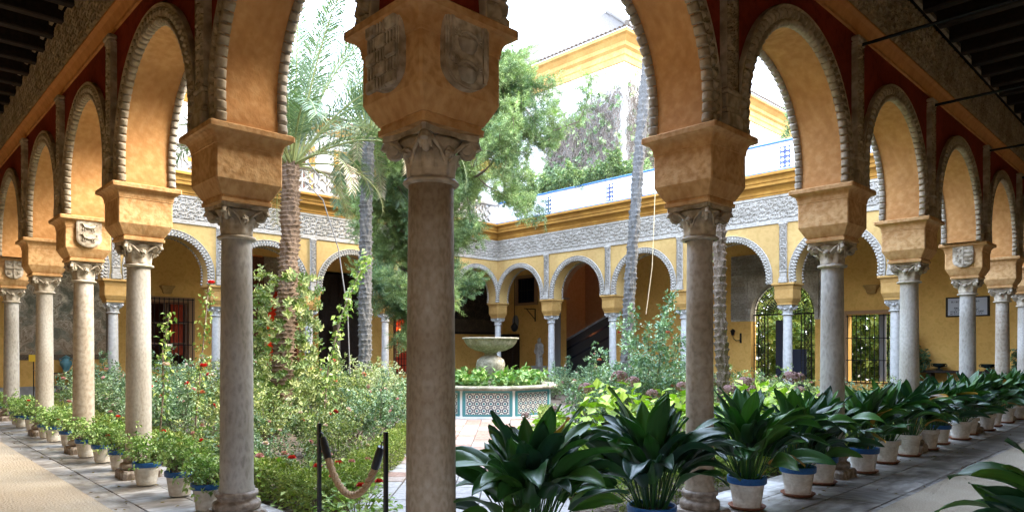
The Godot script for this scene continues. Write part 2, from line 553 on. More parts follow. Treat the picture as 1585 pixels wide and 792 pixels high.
func carved_panel(w: float, hgt: float, nu: int, nv: int, ru: float, rv: float, depth: float) -> ArrayMesh:
	var b := Buf.new()
	var rows := []
	for i in nv + 1:
		var row := PackedVector3Array()
		for j in nu + 1:
			var u := float(j) / nu
			var v := float(i) / nv
			var edge := minf(1.0, minf(v, 1.0 - v) * nv * 0.5)
			row.append(Vector3(u * w, v * hgt, carve(u * ru, v * rv + 0.25) * depth * edge))
		rows.append(row)
	b.grid(rows)
	return b.mesh()


# ---------- arches
func arch_shape(span: float) -> Dictionary:
	var r := minf((span - 0.62) * 0.5, 1.2)
	var yc := APEX - r
	var p0 := minf(asin(clampf((yc - SPRING) / r, 0.0, 0.9)), 0.17)
	var jamb := maxf(yc - r * sin(p0) - SPRING, 0.0)
	return {"r": r, "yc": yc, "p0": p0, "jamb": jamb, "rb": r * cos(p0), "len": 2.0 * jamb + r * (PI + 2.0 * p0)}


# point and outward normal of the arch edge at arc length s, from the left foot over the crown to the right one
func arch_at(a: Dictionary, s: float) -> Array:
	if s < a.jamb:
		return [Vector2(-a.rb, SPRING + s), Vector2(-1, 0)]
	if s > a.len - a.jamb:
		return [Vector2(a.rb, SPRING + a.len - s), Vector2(1, 0)]
	var w: float = PI + a.p0 - (s - a.jamb) / a.r
	var nrm := Vector2(cos(w), sin(w))
	return [Vector2(0, a.yc) + nrm * a.r, nrm]


# the scalloped plaster band round an arch, on the +z face of the wall
func archivolt(a: Dictionary, steps: int) -> ArrayMesh:
	var key := "archivolt%.2f_%d" % [a.r, steps]
	if cache.has(key):
		return cache[key]
	var teeth := int(round(a.len / 0.088))
	var nsteps := teeth * steps
	var es := [0.0, -0.034, -0.050, -0.036, 0.010, 0.024, 0.036, 0.062, 0.088, 0.114, 0.130, 0.146, 0.160, 0.162]
	var zs := [-0.030, -0.026, 0.012, 0.050, 0.058, 0.030, 0.058, 0.062, 0.062, 0.058, 0.026, 0.056, 0.046, 0.0]
	var rows := []
	for k in es.size():
		var row := PackedVector3Array()
		for i in nsteps + 1:
			var s: float = a.len * i / nsteps
			var pn := arch_at(a, s)
			var ph := float(i) / steps
			var tf := fposmod(ph, 1.0)
			var tooth := (smoothstep(0.0, 0.11, tf) * smoothstep(1.0, 0.86, tf)) * (1.15 + 0.3 * tf) - 0.45
			var e: float = es[k]
			var z: float = zs[k]
			if e < 0.0:
				e *= tooth
			if k == 2 or k == 3:
				z -= 0.03 * (1.0 - tooth)
			if k >= 6 and k <= 9:
				var gr := absf(fposmod(ph + 0.22 * absf(k - 7.5), 1.0) - 0.5) * 2.0
				z -= 0.05 * smoothstep(0.45, 0.9, gr)
			var p: Vector2 = pn[0] + pn[1] * e
			row.append(Vector3(p.x, p.y, z))
		rows.append(row)
	var b := Buf.new()
	b.grid(rows)
	cache[key] = b.mesh()
	return cache[key]


func spandrel(a: Dictionary, l: float, top: float) -> PackedVector2Array:
	var p := PackedVector2Array([Vector2(-l * 0.5, SPRING)])
	var n := 40
	for i in n + 1:
		p.append(arch_at(a, a.len * i / n)[0])
	p.append_array([Vector2(l * 0.5, SPRING), Vector2(l * 0.5, top), Vector2(-l * 0.5, top)])
	return p


func soffit(a: Dictionary) -> ArrayMesh:
	var key := "soffit%.3f" % a.r
	if not cache.has(key):
		var rows := []
		for z in [-HALF, HALF]:
			var row := PackedVector3Array()
			for i in 49:
				var p: Vector2 = arch_at(a, a.len * i / 48.0)[0]
				row.append(Vector3(p.x, p.y, z))
			rows.append(row)
		var b := Buf.new()
		b.grid(rows)
		for i in b.n.size():
			b.n[i] = b.n[i]
		cache[key] = b.mesh()
	return cache[key]


func pilaster() -> ArrayMesh:
	if not cache.has("pilaster"):
		var b := Buf.new()
		# shaft with carved face
		var y0 := SPRING + 0.34
		var y1 := 4.93
		var rows := []
		for i in 101:
			var row := PackedVector3Array()
			for j in 15:
				var u := j / 14.0
				var v := i / 100.0
				var z := 0.045 + carve(u * 1.0 + 0.05, v * 6.5) * 0.034
				if j == 0 or j == 14:
					z = 0.0
				elif j == 1 or j == 13 or i == 0 or i == 100:
					z = 0.068
				elif j == 2 or j == 12:
					z = 0.042
				row.append(Vector3(lerpf(-0.1, 0.1, clampf((j - 0.99) / 12.02, 0.0, 1.0)), lerpf(y0, y1, v), z))
			rows.append(row)
		b.grid(rows)
		# stepped foot and head
		for s in [[SPRING + 0.002, 0.13, 0.24, 0.10], [SPRING + 0.13, 0.05, 0.215, 0.085], [SPRING + 0.18, 0.12, 0.20, 0.07], [SPRING + 0.30, 0.04, 0.215, 0.085], [4.93, 0.045, 0.215, 0.08], [4.975, 0.055, 0.235, 0.095]]:
			b.box(Vector3(0, s[0] + s[1] * 0.5, s[3] * 0.5), Vector3(s[2], s[1], s[3]), 0.012)
		cache["pilaster"] = b.mesh()
	return cache["pilaster"]


# One wing of the arcade. x runs along it, z points towards its gallery; cols are the axes of the columns.
func wing(label: String, at: Vector3, bas: Basis, cols: Array, near: bool, roof: String) -> Node3D:
	var w := thing("arcade_wall", label, "wall", at, 0.0, "arcade walls round the courtyard")
	w.basis = bas
	var n := cols.size()
	var total: float = cols[n - 1]
	var back := Transform3D(Basis(Vector3.UP, PI), Vector3.ZERO)
	for i in n - 1:
		var l: float = cols[i + 1] - cols[i]
		var mid: float = (cols[i + 1] + cols[i]) * 0.5
		var a := arch_shape(snappedf(l, 0.02))
		var poly := spandrel(a, l, 6.2)
		var xf := Transform3D(Basis.IDENTITY, Vector3(mid, 0, 0))
		var g := Buf.new()
		g.prism(poly, HALF, HALF, false)
		bpart(w, "gallery_spandrel", g, M.red if near else M.yellow, xf)
		var c := Buf.new()
		c.prism(poly, HALF, HALF, false)
		bpart(w, "courtyard_spandrel", c, M.facade, xf * back)
		part(w, "arch_soffit", soffit(a), M.ochre if near else M.facade, xf)
		var steps := 10 if near else 4
		part(w, "archivolt", archivolt(a, steps), M.old_stucco if near else M.white_stucco, xf * Transform3D(Basis.IDENTITY, Vector3(0, 0, HALF)))
		part(w, "archivolt", archivolt(a, steps), M.stucco if near else M.white_stucco, xf * back * Transform3D(Basis.IDENTITY, Vector3(0, 0, HALF)))
	for i in n:
		var xf := Transform3D(Basis.IDENTITY, Vector3(cols[i], 0, 0))
		if i > 0 and i < n - 1:
			part(w, "pilaster", pilaster(), M.old_stucco if near else M.white_stucco, xf * Transform3D(Basis.IDENTITY, Vector3(0, 0, HALF)))
			part(w, "pilaster", pilaster(), M.white_stucco, xf * back * Transform3D(Basis.IDENTITY, Vector3(0, 0, HALF)))
	# courtyard face above the arches: flat string course, carved frieze, cornice
	var court := back * Transform3D(Basis.IDENTITY, Vector3(0, 0, HALF))
	var s := Buf.new()
	s.run([Vector2(0, 5.035), Vector2(0.035, 5.04), Vector2(0.035, 5.15), Vector2(0.005, 5.16)], -total + 0.25, -0.25)
	s.run([Vector2(0.005, 5.775), Vector2(0.045, 5.78), Vector2(0.045, 5.85)], -total + 0.25, -0.25)
	bpart(w, "string_course", s, M.white_stucco, court)
	var np := int(round((total - 0.5) / 0.42))
	var pw := (total - 0.5) / np
	if not cache.has("frieze"):
		cache["frieze"] = carved_panel(0.42, 0.615, 40, 60, 1.0, 1.5, 0.036)
	if not near:
		for k in np:
			part(w, "carved_frieze_panel", cache["frieze"], M.white_stucco, court * Transform3D(Basis.from_scale(Vector3(pw / 0.42, 1, 1)), Vector3(-total + 0.25 + k * pw, 5.16, 0.004)))
	var co := Buf.new()
	co.run([Vector2(0.0, 5.85), Vector2(0.06, 5.852), Vector2(0.06, 5.90), Vector2(0.085, 5.915), Vector2(0.085, 5.99), Vector2(0.11, 6.03), Vector2(0.16, 6.08), Vector2(0.24, 6.115), Vector2(0.24, 6.20), Vector2(0.27, 6.215), Vector2(0.27, 6.29), Vector2(0.31, 6.34), Vector2(0.39, 6.37), Vector2(0.39, 6.43), Vector2(0.36, 6.45), Vector2(-0.5, 6.47)], -total + 0.1, -0.1)
	bpart(w, "cornice", co, M.cornice, court)
	# gallery face: orange moulding and the old frieze under the ceiling
	var inside := Transform3D(Basis.IDENTITY, Vector3(0, 0, HALF))
	if near:
		var m := Buf.new()
		m.run([Vector2(0, 5.09), Vector2(0.025, 5.095), Vector2(0.025, 5.13), Vector2(0.04, 5.16), Vector2(0.07, 5.21), Vector2(0.11, 5.24), Vector2(0.11, 5.26)], -0.42, total)
		bpart(w, "ochre_moulding", m, M.moulding, inside)
		var m2 := Buf.new()
		m2.run([Vector2(0.11, 5.26), Vector2(0.10, 5.263), Vector2(0.10, 5.285), Vector2(0.08, 5.29), Vector2(0.08, 5.31), Vector2(0.06, 5.315)], -0.42, total)
		m2.run([Vector2(0.12, 6.03), Vector2(0.16, 6.04), Vector2(0.16, 6.10)], -0.42, total)
		bpart(w, "stucco_fillet", m2, M.old_stucco, inside)
		if not cache.has("fine_frieze"):
			cache["fine_frieze"] = carved_panel(0.62, 0.63, 52, 52, 2.0, 2.0, 0.045)
		var k2 := int(round(total / 0.62))
		for k in k2:
			part(w, "carved_frieze_panel", cache["fine_frieze"], M.old_stucco, inside * Transform3D(Basis.from_scale(Vector3(total / k2 / 0.62, 1.14, 1)), Vector3(k * total / k2, 5.315, 0.055)))
	if roof == "parapet":
		var p := Buf.new()
		p.box(Vector3(-total * 0.5, 6.47 + 0.44, -0.20), Vector3(total - 0.3, 0.90, 0.22))
		bpart(w, "parapet", p, M.whitewash, court)
		var cp := Buf.new()
		cp.box(Vector3(-total * 0.5, 7.385, -0.20), Vector3(total - 0.3, 0.05, 0.30), 0.012)
		cp.box(Vector3(-total * 0.5, 6.483, 0.10), Vector3(total - 0.3, 0.02, 0.42))
		bpart(w, "tile_coping", cp, M.tile_blue, court)
		var tm := Buf.new()
		tm.loft([Vector2(0.070, 0.0), Vector2(0.0725, 0.008), Vector2(0.070, 0.011)])
		var tmesh := tm.mesh()
		# print coordinates for the upper face of the tile
		var arr := tmesh.surface_get_arrays(0)
		var uvs: PackedVector2Array = arr[Mesh.ARRAY_TEX_UV]
		for q in uvs.size():
			uvs[q] = Vector2(arr[Mesh.ARRAY_VERTEX][q].x / 0.145 + 0.5, arr[Mesh.ARRAY_VERTEX][q].z / 0.145 + 0.5)
		arr[Mesh.ARRAY_TEX_UV] = uvs
		tmesh = ArrayMesh.new()
		tmesh.add_surface_from_arrays(Mesh.PRIMITIVE_TRIANGLES, arr)
		for i in range(1, n - 1):
			for r in 4:
				for q in 2:
					part(w, "azulejo_tile", tmesh, M.azulejo_blue, court * Transform3D(Basis(Vector3.RIGHT, PI / 2), Vector3(-cols[i] - 0.075 + 0.15 * q, 6.70 + 0.15 * r, -0.089)))
	elif roof == "balustrade":
		var p := Buf.new()
		p.box(Vector3(-total * 0.5, 6.53, -0.12), Vector3(total - 0.3, 0.12, 0.26), 0.015)
		p.box(Vector3(-total * 0.5, 7.33, -0.12), Vector3(total - 0.3, 0.13, 0.28), 0.03)
		bpart(w, "rail", p, M.white_stucco, court)
		if not cache.has("pierced"):
			var q := Buf.new()
			q.box(Vector3(0, 0.34, 0), Vector3(0.05, 0.68, 0.14), 0.01)
			for z in 2:
				q.bar(Vector3(0.025, 0.34 * z, 0), Vector3(0.435, 0.34 * z + 0.34, 0), 0.13, 0.055)
				q.bar(Vector3(0.025, 0.34 * z + 0.34, 0), Vector3(0.435, 0.34 * z, 0), 0.12, 0.054)
				var ring := []
				for k in 13:
					ring.append(Vector3(0.23 + 0.085 * cos(TAU * k / 12), 0.34 * z + 0.17 + 0.085 * sin(TAU * k / 12), 0))
				q.tube(ring, [0.035], 5, false)
			cache["pierced"] = q.mesh()
		for k in int((total - 0.6) / 0.46):
			part(w, "pierced_panel", cache["pierced"], M.white_stucco, court * Transform3D(Basis.IDENTITY, Vector3(-total + 0.3 + 0.46 * k, 6.59, -0.12)))
	return w


# ---------- columns
func spiral(b: Buf, at: Vector3, x: Vector3, y: Vector3, r: float, thick: float) -> void:
	var pts := []
	var rad := []
	for k in 23:
		var w := k * 0.5
		var q := r * (1.0 - k / 26.0)
		pts.append(at + x * q * cos(w) + y * q * sin(w))
		rad.append(thick * (1.0 - 0.4 * k / 22.0))
	b.tube(pts, rad, 5)


func capital_meshes() -> void:
	# bell with leaves, abacus and a boss on each side
	var b := Buf.new()
	b.lathe([Vector2(0.128, 0.0), Vector2(0.155, 0.004), Vector2(0.164, 0.016), Vector2(0.155, 0.03), Vector2(0.130, 0.036), Vector2(0.126, 0.05), Vector2(0.130, 0.12), Vector2(0.142, 0.19), Vector2(0.165, 0.235), Vector2(0.185, 0.255), Vector2(0.0, 0.256)], 28)
	for k in 8:
		var w := TAU * k / 8
		var o := Vector3(cos(w), 0, sin(w))
		var sd := Vector3(-sin(w), 0, cos(w))
		var rows := []
		for i in 8:
			var f := i / 7.0
			var out := 0.128 + 0.010 * sin(f * 2.0) + 0.075 * pow(f, 4.0)
			var y := 0.045 + 0.135 * sin(f * 1.75) / sin(1.45)
			if f > 0.85:
				y -= 0.02 * (f - 0.85) / 0.15
			var half := 0.043 * (1.0 - 0.55 * f * f) * (1.0 + 0.12 * sin(f * 22.0))
			var row := PackedVector3Array()
			for j in 7:
				var q := (j - 3) / 3.0
				row.append(o * (out + 0.012 * (1.0 - absf(q)) - 0.012 * q * q) - sd * q * half + Vector3.UP * y)
			rows.append(row)
		b.grid(rows)
	# abacus with hollow sides
	var poly := PackedVector2Array()
	for s in 4:
		for i in 7:
			var f := (i - 3) / 3.0
			var p := Vector2(f * 0.205, -0.205 + 0.035 * (1.0 - f * f))
			if absf(f) == 1.0:
				p.x *= 0.93
			poly.append(p.rotated(s * PI / 2))
	b.t = Transform3D(Basis(Vector3.RIGHT, -PI / 2), Vector3(0, 0.255, 0))
	b.prism(poly, 0.0, 0.035)
	b.t = Transform3D.IDENTITY
	for k in 4:
		var w := PI / 2 * k
		var o := Vector3(cos(w), 0, sin(w))
		var sd := Vector3(-sin(w), 0, cos(w))
		# central boss of petals
		for q in 5:
			var a := TAU * q / 5
			b.tube([o * 0.150 + Vector3.UP * 0.165, o * 0.185 + sd * 0.022 * cos(a) + Vector3.UP * (0.165 + 0.022 * sin(a)), o * 0.19 + sd * 0.012 * cos(a) + Vector3.UP * (0.165 + 0.012 * sin(a))], [0.02, 0.016, 0.005], 6)
		# pairs of tendrils rising to the corners
		for g in [-1.0, 1.0]:
			b.tube([o * 0.145 + sd * g * 0.015 + Vector3.UP * 0.12, o * 0.158 + sd * g * 0.05 + Vector3.UP * 0.18, o * 0.165 + sd * g * 0.105 + Vector3.UP * 0.225, o * 0.175 + sd * g * 0.15 + Vector3.UP * 0.245], [0.009, 0.012, 0.014, 0.012], 6)
	cache["capital"] = b.mesh()
	var v := Buf.new()
	spiral(v, Vector3(0.215, 0.205, 0), Vector3(1, 0, 0), Vector3(0, 1, 0), 0.056, 0.026)
	v.tube([Vector3(0.215, 0.205, -0.034), Vector3(0.215, 0.205, 0.034)], [0.032], 10)
	cache["volute"] = v.mesh()


func imposter(hb: float, hs: float) -> ArrayMesh:
	var b := Buf.new()
	# cavetto from the capital out to the body, then body, cavetto and slab
	var p := [Vector2(0.222, 2.722), Vector2(0.225, 2.752), Vector2(0.212, 2.756), Vector2(0.214, 2.776)]
	for i in 4:
		var f := i / 3.0
		p.append(Vector2(lerpf(0.222, hb, f), 2.778 + 0.10 * f + 0.018 * f * f))
	p.append(Vector2(hb, 3.17))
	p.append(Vector2(hb + 0.006, 3.175))
	p.append(Vector2(hb + 0.006, 3.19))
	for i in 6:
		var a := i / 5.0 * PI / 2
		p.append(Vector2(hb + 0.008 + (hs - hb - 0.02) * (1.0 - cos(a)), 3.192 + 0.085 * sin(a)))
	p.append_array([Vector2(hs, 3.285), Vector2(hs, 3.325), Vector2(hs - 0.01, SPRING)])
	b.loft(p, 0.0, 0.0, Vector3.ZERO, 0.012)
	return b.mesh()


func shield_outline(w: float, h: float) -> PackedVector2Array:
	var p := PackedVector2Array([Vector2(-w, h), Vector2(w, h), Vector2(w, -h * 0.35)])
	for i in range(1, 8):
		var a := PI / 2 * i / 7.0
		p.append(Vector2(w * cos(a), -h * 0.35 - h * 0.6 * sin(a)))
	for i in range(1, 8):
		var a := PI / 2 * (7 - i) / 7.0
		p.append(Vector2(-w * cos(a), -h * 0.35 - h * 0.6 * sin(a)))
	return p


# carved coats of arms on the imposts, facing +z
func shield(kind: String) -> ArrayMesh:
	var b := Buf.new()
	b.prism(shield_outline(0.135, 0.175), -0.03, 0.02)
	b.prism(shield_outline(0.125, 0.165), 0.02, 0.024, false)
	if kind == "beasts":
		for y in [0.075, -0.055]:
			var o := Vector3(0, y, 0.028)
			b.tube([o + Vector3(-0.05, 0.0, 0), o + Vector3(0.0, -0.008, 0.006), o + Vector3(0.05, 0.0, 0)], [0.014, 0.016, 0.015], 7)
			b.tube([o + Vector3(-0.05, 0, 0), o + Vector3(-0.066, 0.028, 0.004), o + Vector3(-0.07, 0.045, 0.004)], [0.013, 0.011, 0.008], 6)
			b.tube([o + Vector3(-0.068, 0.045, 0.004), o + Vector3(-0.092, 0.036, 0.006)], [0.011, 0.006], 6)
			b.tube([o + Vector3(-0.064, 0.052, 0.004), o + Vector3(-0.058, 0.066, 0.004)], [0.005, 0.002], 5)
			for g in [-0.062, -0.04, 0.035, 0.058]:
				b.tube([o + Vector3(g, -0.008, 0), o + Vector3(g - 0.012, -0.03, 0.002), o + Vector3(g + 0.004, -0.046, 0.002), o + Vector3(g - 0.01, -0.052, 0.002)], [0.007, 0.006, 0.005, 0.004], 5)
			b.tube([o + Vector3(0.06, 0.004, 0), o + Vector3(0.088, 0.018, 0), o + Vector3(0.082, 0.04, 0), o + Vector3(0.1, 0.048, 0)], [0.006, 0.005, 0.005, 0.003], 5)
	elif kind == "towers":
		for r in 5:
			for q in 3:
				if (r + q) % 2 == 0:
					b.box(Vector3(-0.082 + 0.082 * q, 0.13 - 0.066 * r, 0.03), Vector3(0.08, 0.062, 0.022), 0.008)
				else:
					for g in 3:
						b.box(Vector3(-0.108 + 0.082 * q + 0.026 * g, 0.13 - 0.066 * r, 0.028), Vector3(0.013, 0.058, 0.016), 0.004)
	elif kind == "cauldrons":
		b.bar(Vector3(0.1, 0.15, 0.028), Vector3(0.1, -0.12, 0.028), 0.012, 0.02)
		b.bar(Vector3(-0.1, 0.15, 0.028), Vector3(-0.1, -0.06, 0.028), 0.012, 0.02)
		for y in [0.045, -0.095]:
			b.t = Transform3D(Basis.from_scale(Vector3(1, 1, 0.5)), Vector3(-0.005, y, 0.022))
			b.lathe([Vector2(0.0, -0.045), Vector2(0.035, -0.04), Vector2(0.055, -0.015), Vector2(0.056, 0.0), Vector2(0.062, 0.008), Vector2(0.06, 0.016)], 16)
			b.t = Transform3D.IDENTITY
			var arc := []
			for k in 9:
				var a := PI * k / 8.0
				arc.append(Vector3(-0.005 + 0.055 * cos(a), y + 0.02 + 0.035 * sin(a), 0.03))
			b.tube(arc, [0.008], 6)
			for g in [-1.0, 1.0]:
				for k in 5:
					var a := -0.5 + 0.42 * k
					b.tube([Vector3(-0.005 + g * 0.05, y + 0.035, 0.03), Vector3(-0.005 + g * (0.05 + 0.035 * cos(a)), y + 0.035 + 0.035 * sin(a), 0.03)], [0.006, 0.003], 5)
	elif kind == "quarters":
		b.bar(Vector3(0, 0.165, 0.026), Vector3(0, -0.155, 0.026), 0.012, 0.02)
		for k in 5:
			b.bar(Vector3(0.012, 0.12 - 0.06 * k, 0.026), Vector3(0.118, 0.12 - 0.06 * k, 0.026), 0.028, 0.012)
		for s in [Vector2(-0.085, 0.10), Vector2(-0.04, 0.07), Vector2(-0.08, -0.0), Vector2(-0.045, -0.07)]:
			b.tube([Vector3(s.x - 0.018, s.y - 0.02, 0.026), Vector3(s.x, s.y + 0.01, 0.03), Vector3(s.x + 0.018, s.y + 0.026, 0.026)], [0.008, 0.012, 0.008], 6)
			b.tube([Vector3(s.x - 0.018, s.y + 0.02, 0.026), Vector3(s.x, s.y - 0.006, 0.03), Vector3(s.x + 0.018, s.y - 0.026, 0.026)], [0.008, 0.01, 0.008], 6)
		b.bar(Vector3(-0.118, -0.03, 0.026), Vector3(0.0, -0.03, 0.026), 0.01, 0.01)
	elif kind == "cross":
		b.bar(Vector3(0, 0.16, 0.028), Vector3(0, -0.15, 0.028), 0.03, 0.02)
		b.bar(Vector3(-0.12, 0.02, 0.0285), Vector3(0.12, 0.02, 0.0285), 0.03, 0.02)
		for s in [Vector2(-0.07, 0.1), Vector2(0.07, 0.1), Vector2(-0.07, -0.06), Vector2(0.07, -0.06)]:
			b.box(Vector3(s.x, s.y, 0.03), Vector3(0.05, 0.055, 0.02), 0.008)
	return b.mesh()


func column(label: String, at: Vector3, rad: float, near: bool, stone: String, group: String, shields := {}, turn := 0.0) -> Node3D:
	var c := thing("stone_column", label, "column", at, 0.0, group)
	var st := Buf.new()
	var k := rad / 0.135
	st.lathe([Vector2(rad * 1.10, 0.262), Vector2(rad * 1.10, 0.285), Vector2(rad * 1.03, 0.30), Vector2(rad * 1.02, 0.6), Vector2(rad, 1.2), Vector2(rad * 0.95, 2.0), Vector2(rad * 0.92, 2.40), Vector2(rad * 0.93, 2.432)], 32)
	bpart(c, "shaft", st, M[stone], Transform3D(Basis(Vector3.UP, turn), Vector3.ZERO))
	var bs := Buf.new()
	bs.lathe([Vector2(rad * 1.32, 0.10), Vector2(rad * 1.46, 0.12), Vector2(rad * 1.48, 0.145), Vector2(rad * 1.42, 0.17), Vector2(rad * 1.25, 0.178), Vector2(rad * 1.17, 0.195), Vector2(rad * 1.20, 0.215), Vector2(rad * 1.30, 0.222), Vector2(rad * 1.34, 0.24), Vector2(rad * 1.28, 0.258), Vector2(rad * 1.0, 0.264)], 32)
	bpart(c, "base_moulding", bs, M.base_stone if near else M.white_marble)
	var pl := Buf.new()
	pl.loft([Vector2(0.205, -0.03), Vector2(0.205, 0.075), Vector2(0.19, 0.10)], 0.0, 0.0, Vector3.ZERO, 0.03)
	bpart(c, "plinth", pl, M.base_stone if near else M.white_marble, Transform3D(Basis(Vector3.UP, sin(at.x * 3.0 + at.z * 5.0) * 0.06), Vector3.ZERO))
	var cap := part(c, "capital", cache["capital"], M.capital if near else M.white_marble, Transform3D(Basis.IDENTITY, Vector3(0, 2.431, 0)))
	for q in 4:
		part(cap, "volute", cache["volute"], M.capital if near else M.white_marble, Transform3D(Basis(Vector3.UP, PI / 4 + PI / 2 * q), Vector3.ZERO))
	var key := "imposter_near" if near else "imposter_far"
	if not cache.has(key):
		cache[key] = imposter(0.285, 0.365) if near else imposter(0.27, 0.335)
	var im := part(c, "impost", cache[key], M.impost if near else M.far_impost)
	for dir in shields:
		var d: Vector3 = dir
		part(im, "carved_shield", shield(shields[dir]), M.capital, Transform3D(Basis(Vector3.UP, atan2(d.x, d.z)) * Basis.from_scale(Vector3(1.15, 1.15, 1.25)), d * 0.305 + Vector3(0, 3.10, 0)))
	return c


# a wall of a given length along x with rectangular openings [x0, y0, x1, y1]; the front faces +z
func holed_wall(b: Buf, x0: float, x1: float, y0: float, y1: float, thick: float, holes: Array) -> void:
	var xs := [x0, x1]
	var ys := [y0, y1]
	for h in holes:
		for k in 2:
			if not xs.has(h[k * 2]): xs.append(h[k * 2])
			if not ys.has(h[k * 2 + 1]): ys.append(h[k * 2 + 1])
	xs.sort()
	ys.sort()
	for i in xs.size() - 1:
		for j in ys.size() - 1:
			var open := false
			for h in holes:
				if xs[i] >= h[0] and xs[i + 1] <= h[2] and ys[j] >= h[1] and ys[j + 1] <= h[3]:
					open = true
			if open:
				continue
			b.quad(Vector3(xs[i], ys[j], 0), Vector3(xs[i + 1], ys[j], 0), Vector3(xs[i + 1], ys[j + 1], 0), Vector3(xs[i], ys[j + 1], 0))
			b.quad(Vector3(xs[i + 1], ys[j], -thick), Vector3(xs[i], ys[j], -thick), Vector3(xs[i], ys[j + 1], -thick), Vector3(xs[i + 1], ys[j + 1], -thick))
	for h in holes:
		b.quad(Vector3(h[0], h[1], 0), Vector3(h[0], h[1], -thick), Vector3(h[0], h[3], -thick), Vector3(h[0], h[3], 0))
		b.quad(Vector3(h[2], h[1], -thick), Vector3(h[2], h[1], 0), Vector3(h[2], h[3], 0), Vector3(h[2], h[3], -thick))
		b.quad(Vector3(h[0], h[3], 0), Vector3(h[0], h[3], -thick), Vector3(h[2], h[3], -thick), Vector3(h[2], h[3], 0))
		b.quad(Vector3(h[0], h[1], -thick), Vector3(h[0], h[1], 0), Vector3(h[2], h[1], 0), Vector3(h[2], h[1], -thick))
	b.quad(Vector3(x0, y1, 0), Vector3(x1, y1, 0), Vector3(x1, y1, -thick), Vector3(x0, y1, -thick))


# ---------- plants
func scatter(parent: Node, called: String, m: Mesh, mat: Material, xfs: Array, cols: Array) -> MultiMeshInstance3D:
	var mm := MultiMesh.new()
	mm.transform_format = MultiMesh.TRANSFORM_3D
	mm.use_colors = true
	mm.mesh = m
	mm.instance_count = xfs.size()
	var buf := PackedFloat32Array()
	buf.resize(xfs.size() * 16)
	for i in xfs.size():
		var x: Transform3D = xfs[i]
		var c: Color = cols[i]
		var o := i * 16
		for r in 3:
			buf[o + r * 4] = x.basis.x[r]
			buf[o + r * 4 + 1] = x.basis.y[r]
			buf[o + r * 4 + 2] = x.basis.z[r]
			buf[o + r * 4 + 3] = x.origin[r]
		buf[o + 12] = c.r
		buf[o + 13] = c.g
		buf[o + 14] = c.b
		buf[o + 15] = 1.0
	mm.buffer = buf
	var n := MultiMeshInstance3D.new()
	n.name = nm(parent, called)
	n.multimesh = mm
	n.material_override = mat
	parent.add_child(n, true)
	stuff(n)
	return n


func rv(g: RandomNumberGenerator, s := 1.0) -> Vector3:
	return Vector3(g.randf_range(-1, 1), g.randf_range(-1, 1), g.randf_range(-1, 1)) * s


func rng(sd: int) -> RandomNumberGenerator:
	var g := RandomNumberGenerator.new()
	g.seed = sd
	return g


func tone(g: RandomNumberGenerator, a: Color, b: Color) -> Color:
	var f := g.randf()
	return a.lerp(b, f * f) * g.randf_range(0.8, 1.2)


# twig with leaves along it, growing along +y
func sprig(sd: int, n: int, length: float, leaf_l: float, leaf_w: float, spread := 1.0, twig := true) -> ArrayMesh:
	var g := rng(sd)
	var b := Buf.new()
	if twig:
		b.col = Color(0.55, 0.45, 0.3)
		b.tube([Vector3.ZERO, Vector3(0.01, length * 0.5, 0.0), Vector3(0, length, 0.01)], [0.004, 0.002], 3, false)
	for i in n:
		var f := (i + 0.5) / n
		var a := i * 2.4 + g.randf() * 0.6
		var o := Vector3(cos(a), 0, sin(a))
		var d := (o * spread + Vector3.UP * g.randf_range(0.25, 0.9)).normalized()
		b.col = Color.WHITE * g.randf_range(0.75, 1.25)
		b.leaf(Vector3(0, length * f, 0), d, (Vector3.UP - d * 0.3 + rv(g, 0.35)).normalized(), leaf_l * g.randf_range(0.7, 1.15), leaf_w * g.randf_range(0.8, 1.15))
	return b.mesh()


func flower_mesh(sd: int, size: float, rings: int, ca: Color, cb: Color) -> ArrayMesh:
	var g := rng(sd)
	var b := Buf.new()
	for r in rings:
		var f := float(r) / maxi(rings - 1, 1)
		var n := 4 + r
		for k in n:
			var a := TAU * (k + 0.5 * (r % 2)) / n + g.randf() * 0.3
			var o := Vector3(cos(a), 0, sin(a))
			var sd2 := Vector3(-sin(a), 0, cos(a))
			var tilt := lerpf(1.45, 0.35, f)
			var rows := []
			b.col = ca.lerp(cb, g.randf())
			for i in 4:
				var q := i / 3.0
				var row := PackedVector3Array()
				var w := size * (0.16 + 0.34 * sin(PI * minf(q * 0.75 + 0.1, 1.0)))
				for j in 3:
					var s := j - 1.0
					row.append(o * (size * (0.06 + 0.05 * f) + size * 0.55 * q * cos(tilt)) + Vector3.UP * (size * 0.55 * q * sin(tilt) + size * 0.08 * s * s - size * 0.1 * f * q * q) - sd2 * s * w)
				rows.append(row)
			b.grid(rows)
	return b.mesh()


